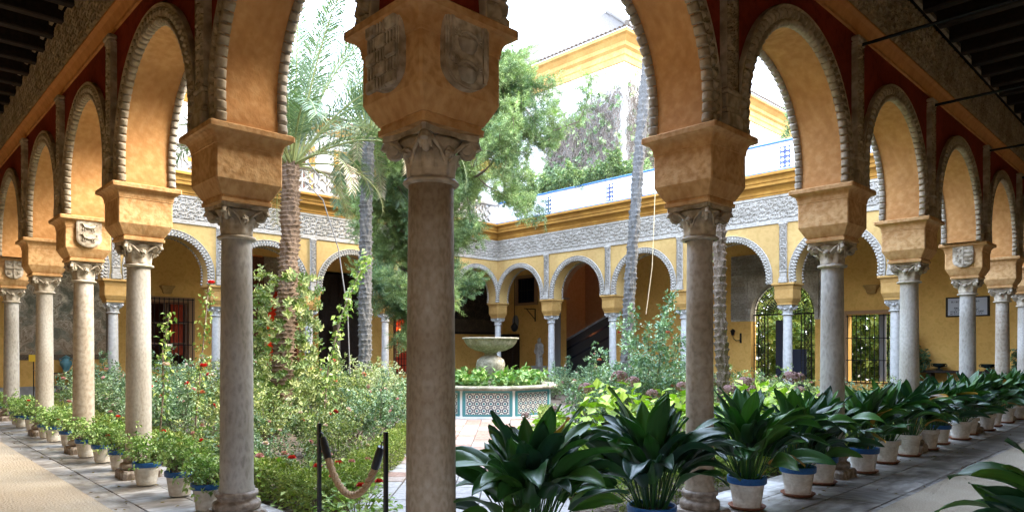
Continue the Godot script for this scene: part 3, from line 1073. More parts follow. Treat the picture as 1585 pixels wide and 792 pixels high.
# open, twiggy bush: arching canes from the ground with leaves of five along them
func rose_mesh(sd: int, h: float, spread: float, canes: int, ca: Color, cb: Color, leaf_l: float, dens := 1.0) -> Dictionary:
	var g := rng(sd)
	var b := Buf.new()
	var st := Buf.new()
	st.col = Color(0.16, 0.12, 0.07)
	var tips := []
	for k in canes:
		var a := TAU * k / canes + g.randf() * 0.8
		var o := Vector3(cos(a), 0, sin(a))
		var reach := spread * sqrt(g.randf_range(0.02, 1.0))
		var top := h * (g.randf_range(0.5, 0.95) if k % 6 else g.randf_range(1.0, 1.2)) * (1.0 - 0.25 * reach / spread)
		var pts := []
		for i in 7:
			var f := i / 6.0
			pts.append(o * (0.05 + reach * pow(f, 1.3)) + Vector3.UP * top * (f - 0.12 * f * f * reach) + rv(g, 0.035))
		st.tube(pts, [0.008, 0.007, 0.006, 0.005, 0.004, 0.003, 0.002], 4, false)
		tips.append(pts[6])
		var m := int(26 * dens * (0.6 + top))
		for i in m:
			var f := 0.12 + 0.88 * sqrt((i + g.randf()) / m)
			var q := f * 6.0
			var i0 := mini(int(q), 5)
			var p: Vector3 = pts[i0].lerp(pts[i0 + 1], q - i0)
			var d := (rv(g) + Vector3.UP * 0.35).normalized()
			var e := p + d * g.randf_range(0.03, 0.17)
			var cc := tone(g, ca, cb)
			for y in 5:
				b.col = cc * g.randf_range(0.85, 1.2)
				var ld := (d * 0.5 + rv(g, 0.9)).normalized()
				b.leaf(e + rv(g, leaf_l * 0.5), ld, (Vector3.UP + rv(g, 0.7)).normalized(), leaf_l * g.randf_range(0.7, 1.2), leaf_l * g.randf_range(0.5, 0.7))
	return {"leaf": b.mesh(), "stem": st.mesh(), "tips": tips}


# dense mound of rounded leaves on stalks (geraniums, hydrangeas, basin plants)
func mound_mesh(sd: int, h: float, rad: float, n: int, size: float, ca: Color, cb: Color, narrow := 0.85) -> ArrayMesh:
	var g := rng(sd)
	var b := Buf.new()
	for i in n:
		var a := g.randf() * TAU
		var el := acos(1.0 - g.randf() * 1.0)
		var rr := pow(g.randf(), 0.3)
		var p := Vector3(cos(a) * sin(el) * rad, cos(el) * h, sin(a) * sin(el) * rad) * rr
		p += rv(g, size * 0.7)
		p.y = maxf(p.y, 0.02)
		var o := Vector3(p.x / rad, p.y / h * 0.8 + 0.2, p.z / rad).normalized()
		b.col = tone(g, ca, cb)
		var d := (Vector3(o.x, -0.2 + g.randf() * 0.5, o.z) + rv(g, 0.5)).normalized()
		b.leaf(p, d, (o + Vector3.UP + rv(g, 0.4)).normalized(), size * g.randf_range(0.7, 1.2), size * narrow * g.randf_range(0.8, 1.15), 0.12)
	b.col = Color(0.16, 0.13, 0.06)
	for i in 12:
		var a := TAU * i / 12 + g.randf()
		b.tube([Vector3(cos(a), 0, sin(a)) * rad * 0.12, Vector3(cos(a + 0.3) * rad * 0.35, h * 0.5, sin(a + 0.3) * rad * 0.35), Vector3(cos(a + 0.5) * rad * 0.6, h * 0.8, sin(a + 0.5) * rad * 0.6)], [0.007, 0.005, 0.003], 4, false)
	return b.mesh()


func aspidistra_leaf(sd: int, length: float, width: float, a0: float, a1: float, stalk: float) -> ArrayMesh:
	var g := rng(sd)
	var b := Buf.new()
	b.col = Color.WHITE
	var p := Vector3.ZERO
	var n := 18
	var tw := g.randf_range(-1.1, 1.1)
	var sway := g.randf_range(-0.25, 0.25)
	var total := stalk + length
	var rows := []
	var stem := []
	for i in n + 1:
		var f := float(i) / n
		var ang := lerpf(a0, a1, smoothstep(0.2, 1.0, f))
		var dirv := Vector3(sin(ang), cos(ang), sway * f).normalized()
		var s := f * total
		if s <= stalk:
			stem.append(p)
		var q := clampf((s - stalk * 0.92) / (total - stalk * 0.92), 0.0, 1.0)
		if q > 0.0:
			var w := width * 0.5 * pow(sin(PI * pow(q, 0.8)), 0.72) * (1.0 if q < 0.99 else 0.0)
			var roll := tw * (0.4 + 0.6 * q)
			var nrm := Vector3(-cos(ang), sin(ang), 0)
			var side := Vector3(0, 0, 1).rotated(dirv, roll)
			var nn := nrm.rotated(dirv, roll)
			var row := PackedVector3Array()
			for j in 11:
				var x := (j - 5) / 5.0
				var lift := absf(x) * w * 0.38 + (0.0030 if j % 2 else -0.0015) * minf(1.0, w * 40.0)
				row.append(p + side * x * w + nn * (lift + 0.014 * sin(q * 8.0 + sd + x * 2.0) * absf(x)))
			rows.append(row)
		p += dirv * total / n
	b.grid(rows)
	# paler midrib and veins, dry brown tip
	for i in b.c.size():
		var j := i % 11
		var f := float(i / 11) / rows.size()
		var k := 1.35 if j == 5 else (0.86 if j % 2 else 1.1)
		b.c[i] = Color(k, k, k).lerp(Color(3.2, 1.5, 0.8), smoothstep(0.86, 1.0, f) * (0.55 if sd % 3 == 0 else 0.1))
	stem.append(stem[-1] + (stem[-1] - stem[-2]))
	b.col = Color(0.75, 0.9, 0.6)
	b.tube(stem, [0.0065, 0.005], 5, false)
	return b.mesh()


func pot(parent: Node, rad: float, h: float, saucer: bool, rim: Material) -> void:
	var b := Buf.new()
	b.lathe([Vector2(0.0, 0.012), Vector2(rad * 0.66, 0.012), Vector2(rad * 0.68, 0.02), Vector2(rad * 0.87, h * 0.80), Vector2(rad * 0.87, h * 0.82)], 26)
	bpart(parent, "pot_body", b, M.pot_white)
	var r := Buf.new()
	r.lathe([Vector2(rad * 0.87, h * 0.79), Vector2(rad * 0.95, h * 0.795), Vector2(rad * 0.98, h * 0.82), Vector2(rad, h * 0.97), Vector2(rad * 0.985, h), Vector2(rad * 0.92, h), Vector2(rad * 0.90, h * 0.98), Vector2(rad * 0.88, h * 0.9)], 26)
	bpart(parent, "pot_rim", r, rim)
	var s := Buf.new()
	s.lathe([Vector2(rad * 0.89, h * 0.90), Vector2(rad * 0.5, h * 0.93), Vector2(0.0, h * 0.94)], 16)
	bpart(parent, "soil", s, M.potting_soil)
	if saucer:
		var q := Buf.new()
		q.lathe([Vector2(0.0, 0.002), Vector2(rad * 0.78, 0.002), Vector2(rad * 0.95, 0.03), Vector2(rad * 0.93, 0.035), Vector2(rad * 0.86, 0.028), Vector2(rad * 0.70, 0.011), Vector2(0, 0.011)], 24)
		bpart(parent, "saucer", q, M.terracotta)


func aspidistra(label: String, at: Vector3, sd: int, leaves: int, size: float, saucer := true) -> void:
	var t := thing("potted_aspidistra", label, "potted plant", at, 0.0, "potted aspidistras along the arcade")
	var g := rng(sd)
	pot(t, 0.185 * size * g.randf_range(0.95, 1.06), 0.30, saucer, M.pot_blue if sd in [200, 201, 202, 203, 204, 205, 209, 251] else M.pot_white)
	if not cache.has("asp"):
		var ms := []
		var spec := [[0.42, 0.13, 0.05, 0.35, 0.36], [0.45, 0.145, 0.12, 0.55, 0.38], [0.40, 0.125, 0.10, 0.9, 0.34], [0.44, 0.14, 0.2, 1.15, 0.36], [0.46, 0.15, 0.25, 1.5, 0.34], [0.40, 0.13, 0.35, 1.3, 0.30], [0.43, 0.14, 0.4, 1.8, 0.32], [0.46, 0.15, 0.55, 2.1, 0.30], [0.38, 0.12, 0.5, 1.1, 0.28], [0.42, 0.14, 0.65, 1.6, 0.26], [0.42, 0.14, 0.9, 1.9, 0.26], [0.45, 0.15, 0.3, 2.0, 0.38]]
		for k in 12:
			ms.append(aspidistra_leaf(50 + k, spec[k][0], spec[k][1] * 1.05, spec[k][2], spec[k][3], spec[k][4]))
		var vs := []
		for k in 4:
			var m: StandardMaterial3D = M.aspidistra_dark.duplicate()
			m.albedo_color = [L(0.020, 0.070, 0.028), L(0.034, 0.112, 0.028), L(0.018, 0.060, 0.040), L(0.058, 0.155, 0.028)][k]
			m.resource_name = "aspidistra_leaf_%d" % k
			vs.append(m)
		var yl: StandardMaterial3D = M.aspidistra_dark.duplicate()
		yl.albedo_color = L(0.42, 0.22, 0.03)
		vs.append(yl)
		cache["asp"] = ms
		cache["aspm"] = vs
	for k in leaves:
		var f := (k + 0.5) / leaves
		var pick := 0
		if f < 0.3:
			pick = [0, 1, 2, 3][g.randi() % 4]
		elif f < 0.6:
			pick = [2, 3, 4, 5, 8, 11, 1][g.randi() % 7]
		else:
			pick = [4, 5, 6, 7, 8, 9, 10, 11][g.randi() % 8]
		var a := k * 2.39996 + g.randf_range(-0.6, 0.6)
		var o := Vector3(cos(a), 0, -sin(a))
		var s := size * g.randf_range(0.84, 1.14)
		var mirror := -1.0 if g.randf() < 0.5 else 1.0
		part(t, "leaf", cache["asp"][pick], cache["aspm"][4 if g.randf() < 0.02 else [0, 1, 2, 0, 1, 3, 1, 3][g.randi() % 8]], Transform3D(Basis(Vector3.UP, a) * Basis.from_scale(Vector3(s, s, s * mirror)), o * 0.11 * size * sqrt(f) + Vector3(0, 0.27, 0)))
	if sd % 5 == 2:
		part(t, "withered_leaf", cache["asp"][7], cache["aspm"][4], Transform3D(Basis(Vector3.UP, 4.6).scaled(Vector3.ONE * size * 0.8), Vector3(0.0, 0.24, 0.1)))


func palm_frond(sd: int, length: float, arch: float, pairs: int, leaflet: float, ca: Color, cb: Color) -> ArrayMesh:
	var g := rng(sd)
	var b := Buf.new()
	var pts := []
	var rad := []
	var p := Vector3.ZERO
	var ang := 0.0
	var n := 16
	for i in n + 1:
		var f := float(i) / n
		pts.append(p)
		rad.append(lerpf(0.035, 0.006, pow(f, 0.6)))
		p += Vector3(sin(ang), cos(ang), 0.06 * sin(f * 3.0 + sd)) * length / n
		ang += arch * (0.35 + 1.3 * f) / n
	b.col = Color(0.30, 0.34, 0.14)
	b.tube(pts, rad, 5, false)
	for k in pairs:
		var f := 0.16 + 0.84 * k / pairs
		var q := f * n
		var i0 := mini(int(q), n - 1)
		var at: Vector3 = pts[i0].lerp(pts[i0 + 1], q - i0)
		var d: Vector3 = (pts[i0 + 1] - pts[i0]).normalized()
		var ll := leaflet * (0.55 + 0.9 * sin(PI * pow(f, 0.8)) * 0.6) * g.randf_range(0.85, 1.1)
		for s in [-1.0, 1.0]:
			var side := Vector3(0, 0, s)
			var nrm := d.cross(Vector3(0, 0, 1)).normalized()
			var ld := (side * 0.85 + d * (0.55 + 0.5 * f) + nrm * g.randf_range(-0.45, 0.1) + rv(g, 0.1)).normalized()
			b.col = tone(g, ca, cb)
			var w := 0.010
			var sd3 := ld.cross(nrm).normalized() * w
			var droop := Vector3.DOWN * ll * 0.16
			var m1 := at + ld * ll * 0.5
			var tip := at + ld * ll + droop
			b.quad(at - sd3 * 0.5, at + sd3 * 0.5, m1 + sd3, m1 - sd3)
			b.tri(m1 - sd3, m1 + sd3, tip)
	return b.mesh()


# trunk with rows of old leaf bases: path, radii, size of the bases, how far they stick out
func palm_trunk(pts: Array, r0: float, r1: float, boot: float, out: float, sd: int) -> ArrayMesh:
	var cv := Curve3D.new()
	for p in pts:
		cv.add_point(p)
	var len := cv.get_baked_length()
	var nz := int(len / (boot * 0.14))
	var around := 11
	var b := Buf.new()
	var g := noise(sd, 0.9, 3)
	var rows := []
	for i in nz + 1:
		var s := len * i / nz
		var c := cv.sample_baked(s)
		var row := PackedVector3Array()
		for j in 49:
			var u := j / 48.0
			var k := s / boot + 0.35 * g.get_noise_2d(s * 1.7, 4.0) + 0.22 * g.get_noise_3d(cos(TAU * u), s * 2.0, sin(TAU * u))
			var rowi := floorf(k)
			var fy := k - rowi
			var fx := fposmod(u * around + 0.5 * rowi, 1.0) - 0.5
			# each base is a scale: proud and rounded at its upper edge, tapering down
			var sc := clampf(1.0 - absf(fx) * 1.7 + 0.15, 0.0, 1.0) * fy * fy
			var r := lerpf(r0, r1, float(i) / nz)
			var w := TAU * u
			var nz2 := g.get_noise_3d(cos(w) * 1.5, s * 3.0, sin(w) * 1.5)
			r += out * sc * (0.8 + 1.3 * nz2) + 0.03 * nz2
			row.append(c + Vector3(cos(w), 0, -sin(w)) * r)
		row[48] = row[0]
		rows.append(row)
	b.grid(rows, true)
	return b.mesh()


func ring_of_fronds(t: Node3D, top: Vector3, meshes: Array, list: Array) -> void:
	# each entry: compass angle, lean from upright, which frond, scale
	for e in list:
		var bs := Basis(Vector3.UP, e[0]) * Basis(Vector3.BACK, -e[1])
		part(t, "frond", meshes[e[2]], M.frond, Transform3D(bs.scaled(Vector3.ONE * e[3]), top + Vector3(cos(e[0]), 0, -sin(e[0])) * 0.1))


func hedge_mesh(sd: int) -> ArrayMesh:
	# a metre of clipped box: small leaves standing out of a soft block
	var g := rng(sd)
	var b := Buf.new()
	for i in 2600:
		var p := Vector3(g.randf_range(-0.5, 0.5), g.randf(), g.randf_range(-1, 1))
		var side := g.randf()
		var depth := pow(g.randf(), 2.5) * 0.1
		var o := Vector3.UP
		if side < 0.5:
			p.y = 0.34 + 0.03 * sin(p.x * 9.0 + sd) - depth
			p.z *= 0.17
		else:
			o = Vector3(0, 0, signf(p.z))
			p.y = 0.03 + p.y * 0.31
			p.z = signf(p.z) * (0.17 - depth + 0.02 * sin(p.x * 7.0 + sd))
		var d := (o * 0.7 + rv(g)).normalized()
		b.col = tone(g, Color(0.13, 0.17, 0.035), Color(0.34, 0.36, 0.10))
		b.leaf(p, d, (o + rv(g, 0.8)).normalized(), 0.036, 0.02)
	return b.mesh()


func _ready() -> void:
	# ---- camera
	var cam := Camera3D.new()
	cam.name = "camera"
	cam.projection = Camera3D.PROJECTION_FRUSTUM
	cam.near = 0.05
	cam.far = 600.0
	cam.size = 2.0 * 0.05 * 0.3711
	cam.frustum_offset = Vector2(0.0, 0.1331 * 0.05)
	cam.position = Vector3(-2.437, 1.5, 3.207)
	cam.rotation = Vector3(0, -asin(0.6939), 0)
	add_child(cam)
	cam.current = true
	# ---- sky, exposure
	var env := Environment.new()
	env.background_mode = Environment.BG_SKY
	var sm := ProceduralSkyMaterial.new()
	sm.sky_top_color = Color(0.80, 0.88, 1.0)
	sm.sky_horizon_color = Color(0.97, 0.98, 1.0)
	sm.sky_curve = 0.15
	sm.ground_bottom_color = Color(0.5, 0.48, 0.45)
	sm.ground_horizon_color = Color(0.9, 0.9, 0.9)
	sm.sky_energy_multiplier = 1.1
	var sky := Sky.new()
	sky.sky_material = sm
	env.sky = sky
	env.tonemap_mode = Environment.TONE_MAPPER_LINEAR
	env.tonemap_exposure = 9.0
	env.sdfgi_enabled = true
	env.ssao_enabled = true
	env.ssil_enabled = true
	var we := WorldEnvironment.new()
	we.name = "environment"
	we.environment = env
	add_child(we)
	# ---- a veiled sun behind bright cloud, to the right of the viewer
	var sun := DirectionalLight3D.new()
	sun.name = "sun"
	sun.light_color = Color(1.0, 0.96, 0.9)
	sun.light_energy = 0.5
	sun.light_angular_distance = 36.0
	sun.shadow_enabled = true
	add_child(sun)
	sun.look_at_from_position(Vector3(9.0, 9.5, 7.5), Vector3.ZERO)

	materials()
	capital_meshes()
	ground()
	arcades()
	galleries()
	left_rear_wall()
	right_rear_wall()
	upper_storeys()
	fountain()
	pots_and_rope()
	fallen_leaves()
	palms_and_tree()
	garden()


# ---------- the setting
func ground() -> void:
	var b := Buf.new()
	b.quad(Vector3(-300, -0.16, 300), Vector3(300, -0.16, 300), Vector3(300, -0.16, -300), Vector3(-300, -0.16, -300))
	setting("ground", b, M.earth, "bare earth around and beyond the palace")
	var s := Buf.new()
	s.quad(Vector3(0.45, -0.06, -0.45), Vector3(16.4, -0.06, -0.45), Vector3(16.4, -0.06, -17.2), Vector3(0.45, -0.06, -17.2))
	setting("garden_soil", s, M.soil, "dark soil of the planting beds in the courtyard")
	# gallery floors: bed of mortar with worn slabs on it
	var f := Buf.new()
	f.box(Vector3((-4.4 + 0.45) * 0.5, -0.095, (5.2 + ZW) * 0.5), Vector3(4.85, 0.15, 5.2 - ZW))
	f.box(Vector3((0.45 + XW) * 0.5, -0.095, (5.2 - 0.45) * 0.5), Vector3(XW - 0.45, 0.15, 5.65))
	f.box(Vector3((16.4 + XW) * 0.5, -0.095, (-0.45 + ZW) * 0.5), Vector3(XW - 16.4, 0.15, -0.45 - ZW))
	f.box(Vector3((0.45 + 16.4) * 0.5, -0.095, (-17.2 + ZW) * 0.5), Vector3(15.95, 0.15, -17.2 - ZW))
	var floor_ := setting("gallery_floor", f, M.joint, "grey stone floor of the galleries round the courtyard")
	var g := rng(5)
	var sl := []
	for k in 3:
		var q := Buf.new()
		q.box(Vector3(0, -0.012, 0), Vector3([0.62, 0.80, 0.70][k] - 0.012, 0.03, 0.448), 0.005)
		sl.append(q.mesh())
	# along the right arcade (rows run in x), then along the left one (rows run in z)
	for row in 4:
		var x := -4.3 + 0.3 * (row % 2)
		while x < 20.5:
			var k := g.randi() % 3
			var w: float = [0.62, 0.80, 0.70][k]
			part(floor_, "slab", sl[k], M["slab%d" % (g.randi() % 4)], Transform3D(Basis(Vector3(g.randf_range(-1, 1), 0, g.randf_range(-1, 1)).normalized(), 0.003), Vector3(x + w * 0.5, g.randf_range(-0.003, 0.001), -0.22 + row * 0.455)))
			x += w
	for row in 4:
		var z := -0.46
		while z > -21.4:
			var k := g.randi() % 3
			var w: float = [0.62, 0.80, 0.70][k]
			part(floor_, "slab", sl[k], M["slab%d" % (g.randi() % 4)], Transform3D(Basis(Vector3.UP, PI / 2) * Basis(Vector3(g.randf_range(-1, 1), 0, g.randf_range(-1, 1)).normalized(), 0.003), Vector3(0.22 - row * 0.455, g.randf_range(-0.003, 0.001), z - w * 0.5)))
			z -= w
	# coir matting laid along the middle of both galleries
	var m := Buf.new()
	m.box(Vector3(-1.95, 0.012, -10.0), Vector3(2.5, 0.016, 22.0), 0.004)
	tag(bpart(self, "matting", m, M.coir), "long beige coir mat on the floor of the left gallery", "mat")
	var m2 := Buf.new()
	m2.box(Vector3(10.6, 0.013, 2.35), Vector3(20.0, 0.016, 2.7), 0.004)
	tag(bpart(self, "matting", m2, M.coir), "long beige coir mat on the floor of the right gallery beside the aspidistras", "mat")
	# paved path from the corner to the fountain, and the paving round it
	var pb := Buf.new()
	var turn := Transform3D(Basis(Vector3.UP, PI / 4 + 0.02), Vector3.ZERO)
	pb.t = turn
	pb.box(Vector3(7.0, -0.075, 0), Vector3(13.2, 0.09, 2.1))
	pb.t = Transform3D.IDENTITY
	pb.box(Vector3(8.3, -0.078, -8.65), Vector3(6.0, 0.09, 6.0))
	var path := setting("garden_path", pb, M.joint, "paved path leading from the corner column to the fountain")
	var pv := Buf.new()
	pv.box(Vector3(0, 0, 0), Vector3(0.288, 0.03, 0.288), 0.006)
	var pm := pv.mesh()
	for i in 33:
		for j in 7:
			var c := turn * Vector3(0.9 + 0.3 * i, -0.02 + g.randf_range(-0.004, 0.004), -0.9 + 0.3 * j)
			var f2 := clampf((i - 8) / 12.0, 0.0, 1.0)
			part(path, "paver", pm, M["paver%d" % (g.randi() % 2 if g.randf() < f2 else 2)], Transform3D(turn.basis * Basis(Vector3(g.randf() - 0.5, 0, g.randf() - 0.5).normalized(), 0.008), c))
	# roofs over the four galleries
	var r := Buf.new()
	r.box(Vector3(-2.2, 6.27, -8.35), Vector3(4.9, 0.34, 27.5))
	r.box(Vector3(10.675, 6.272, 2.6), Vector3(21.4, 0.34, 5.6))
	var r2 := Buf.new()
	r2.box(Vector3(18.9, 6.274, -11.1), Vector3(4.8, 0.34, 21.9))
	r2.box(Vector3(8.3, 6.276, -19.7), Vector3(16.3, 0.34, 4.6))
	setting("far_gallery_ceiling", r2, M.whitewash, "plastered ceiling over the far galleries")
	var roof := setting("gallery_ceiling", r, M.ceiling_wood, "dark wooden ceiling over the galleries")
	var bm := Buf.new()
	bm.box(Vector3(0, 0, 0), Vector3(0.15, 0.22, 4.6), 0.015)
	var bmesh := bm.mesh()
	for k in 34:
		part(roof, "ceiling_beam", bmesh, M.dark_wood, Transform3D(Basis.IDENTITY, Vector3(0.3 + 0.62 * k, 6.0, 2.75)))
	for k in 34:
		part(roof, "ceiling_beam", bmesh, M.dark_wood, Transform3D(Basis(Vector3.UP, PI / 2), Vector3(-2.4, 6.0, -0.3 - 0.62 * k)))


func arcades() -> void:
	var bl := Basis(Vector3(0, 0, 1), Vector3.UP, Vector3(-1, 0, 0))
	var lc := []
	for z in LEFT_COLS:
		lc.append(17.7 - z)
	lc.reverse()
	wing("near left arcade wall with red spandrels and orange arch soffits", Vector3(0, 0, ZF), bl, lc, true, "")
	wing("near right arcade wall with red spandrels and orange arch soffits", Vector3.ZERO, Basis.IDENTITY, RIGHT_COLS, true, "")
	var br := Basis(Vector3(0, 0, -1), Vector3.UP, Vector3(1, 0, 0))
	wing("far right yellow arcade wall with white parapet set with blue tile panels", Vector3(XF, 0, 0), br, FAR_RIGHT_COLS, false, "parapet")
	var bf := Basis(Vector3(-1, 0, 0), Vector3.UP, Vector3(0, 0, -1))
	var fc := []
	for x in FAR_LEFT_COLS:
		fc.append(16.9 - x)
	fc.reverse()
	wing("far left yellow arcade wall with pierced white balustrade behind the palms", Vector3(XF, 0, ZF), bf, fc, false, "balustrade")
	# the corner above the corner column is closed on the gallery side
	var cb := Buf.new()
	cb.box(Vector3(-0.125, 4.77, 0.125), Vector3(0.25, 2.86, 0.25))
	tag(bpart(self, "corner_pier", cb, M.red), "red plastered corner pier standing on the corner column", "pier")
	# columns
	column("thick corner column with two carved shields where both near arcades meet", Vector3.ZERO, 0.142, true, "corner_marble", "near arcade columns", {Vector3(-1, 0, 0): "towers", Vector3(0, 0, 1): "cauldrons"})
	var sh := {3: {Vector3(0, 0, 1): "beasts"}, 5: {Vector3(0, 0, 1): "cross"}}
	for i in range(1, 7):
		var extra := "plain orange impost"
		if i == 3: extra = "two carved beasts on its impost"
		if i == 5: extra = "a carved cross on its impost"
		column("%s near left column from the corner column, %s" % [ORD[i - 1], extra], Vector3(0, 0, -LEFT_COLS[i]), [0.136, 0.134, 0.133, 0.131, 0.135, 0.133][i - 1], true, ["marble_grey", "marble", "marble_warm", "marble", "marble_grey", "marble"][i - 1], "near arcade columns", sh.get(i, {}), i * 1.3)
	for i in range(1, 7):
		var extra := "plain orange impost"
		if i == 4: extra = "a quartered shield on it"
		column("%s near right column from the corner column, %s" % [ORD[i - 1], extra], Vector3(RIGHT_COLS[i], 0, 0), [0.118, 0.132, 0.128, 0.13, 0.126, 0.13][i - 1], true, ["marble_warm", "marble_grey", "marble", "marble_grey", "marble_warm", "marble"][i - 1], "near arcade columns", {Vector3(-1, 0, 0): "quarters"} if i == 4 else {}, i * 1.9)
	for i in range(1, 6):
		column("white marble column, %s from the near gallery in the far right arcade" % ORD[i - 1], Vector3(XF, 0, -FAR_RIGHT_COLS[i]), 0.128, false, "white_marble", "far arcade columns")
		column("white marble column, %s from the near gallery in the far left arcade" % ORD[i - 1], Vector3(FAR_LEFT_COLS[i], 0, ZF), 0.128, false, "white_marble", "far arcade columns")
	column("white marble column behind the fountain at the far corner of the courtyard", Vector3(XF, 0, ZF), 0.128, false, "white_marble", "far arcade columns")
	# iron tie rods across the right gallery
	for i in range(1, 6):
		var t := Buf.new()
		t.tube([Vector3(RIGHT_COLS[i] + 0.02, 4.95, HALF - 0.02), Vector3(RIGHT_COLS[i] + 0.02, 4.95, 5.22)], [0.02], 8)
		tag(bpart(self, "tie_rod", t, M.iron), "black iron tie rod springing from the %s pilaster of the near right arcade" % ORD[i - 1], "tie rod", "tie rods across the right gallery")


func galleries() -> void:
	# the plain outer walls behind the viewer
	var b := Buf.new()
	b.t = Transform3D(Basis(Vector3(0, 0, -1), Vector3.UP, Vector3(1, 0, 0)), Vector3(-4.4, 0, 0))
	holed_wall(b, -5.6, 22.4, -0.05, 6.1, 0.4, [[-3.9, 0.0, -2.6, 2.4]])
	tag(bpart(self, "gallery_wall", b, M.yellow), "yellow outer wall along the left gallery", "wall")
	var c := Buf.new()
	c.t = Transform3D(Basis(Vector3(-1, 0, 0), Vector3.UP, Vector3(0, 0, -1)), Vector3(0, 0, 5.2))
	holed_wall(c, -21.5, 4.39, -0.05, 6.1, 0.4, [[1.3, 0.0, 2.6, 2.4]])
	tag(bpart(self, "gallery_wall", c, M.yellow), "yellow outer wall along the right gallery", "wall")


func frame_left() -> Transform3D:
	return Transform3D(Basis.IDENTITY, Vector3(0, 0, ZW))


func frame_right() -> Transform3D:
	return Transform3D(Basis(Vector3(0, 0, 1), Vector3.UP, Vector3(-1, 0, 0)), Vector3(XW, 0, 0))


func grille(t: Node3D, x0: float, y0: float, x1: float, y1: float, z: float, nx: int, ny: int) -> void:
	for i in nx:
		var b := Buf.new()
		var x := lerpf(x0, x1, float(i) / (nx - 1))
		b.bar(Vector3(x, y0, z), Vector3(x, y1, z), 0.022)
		bpart(t, "grille_bar", b, M.iron)
	for j in ny:
		var b := Buf.new()
		var y := lerpf(y0 + 0.04, y1 - 0.04, float(j) / (ny - 1))
		b.bar(Vector3(x0 - 0.05, y, z + 0.003), Vector3(x1 + 0.05, y, z + 0.003), 0.026)
		bpart(t, "grille_rail", b, M.iron)


func corbel(label: String, xf: Transform3D) -> void:
	var b := Buf.new()
	b.loft([Vector2(0.06, 0.0), Vector2(0.09, 0.05), Vector2(0.10, 0.12), Vector2(0.15, 0.22), Vector2(0.165, 0.23), Vector2(0.165, 0.27)], 0.05, -0.02)
	var o := bpart(self, "wall_bracket", b, M.far_impost)
	o.transform = xf
	tag(o, label, "wall bracket", "plaster brackets on the gallery walls")


func door_leaf(t: Node3D, called: String, x0: float, x1: float, h: float, z: float, rows: Array, mat: Material) -> void:
	var b := Buf.new()
	b.box(Vector3((x0 + x1) * 0.5, h * 0.5, z), Vector3(x1 - x0, h, 0.06))
	var d := bpart(t, called, b, mat)
	for r in rows:
		for k in 2:
			var xm := lerpf(x0, x1, 0.28 + 0.44 * k)
			var q := Buf.new()
			var hw := (x1 - x0) * 0.17
			q.box(Vector3(xm, (r[0] + r[1]) * 0.5, z + 0.035), Vector3(hw * 2, r[1] - r[0], 0.03), 0.012)
			q.box(Vector3(xm, (r[0] + r[1]) * 0.5, z + 0.05), Vector3(hw * 1.3, r[1] - r[0] - 0.12, 0.03), 0.012)
			bpart(d, "door_panel", q, mat)


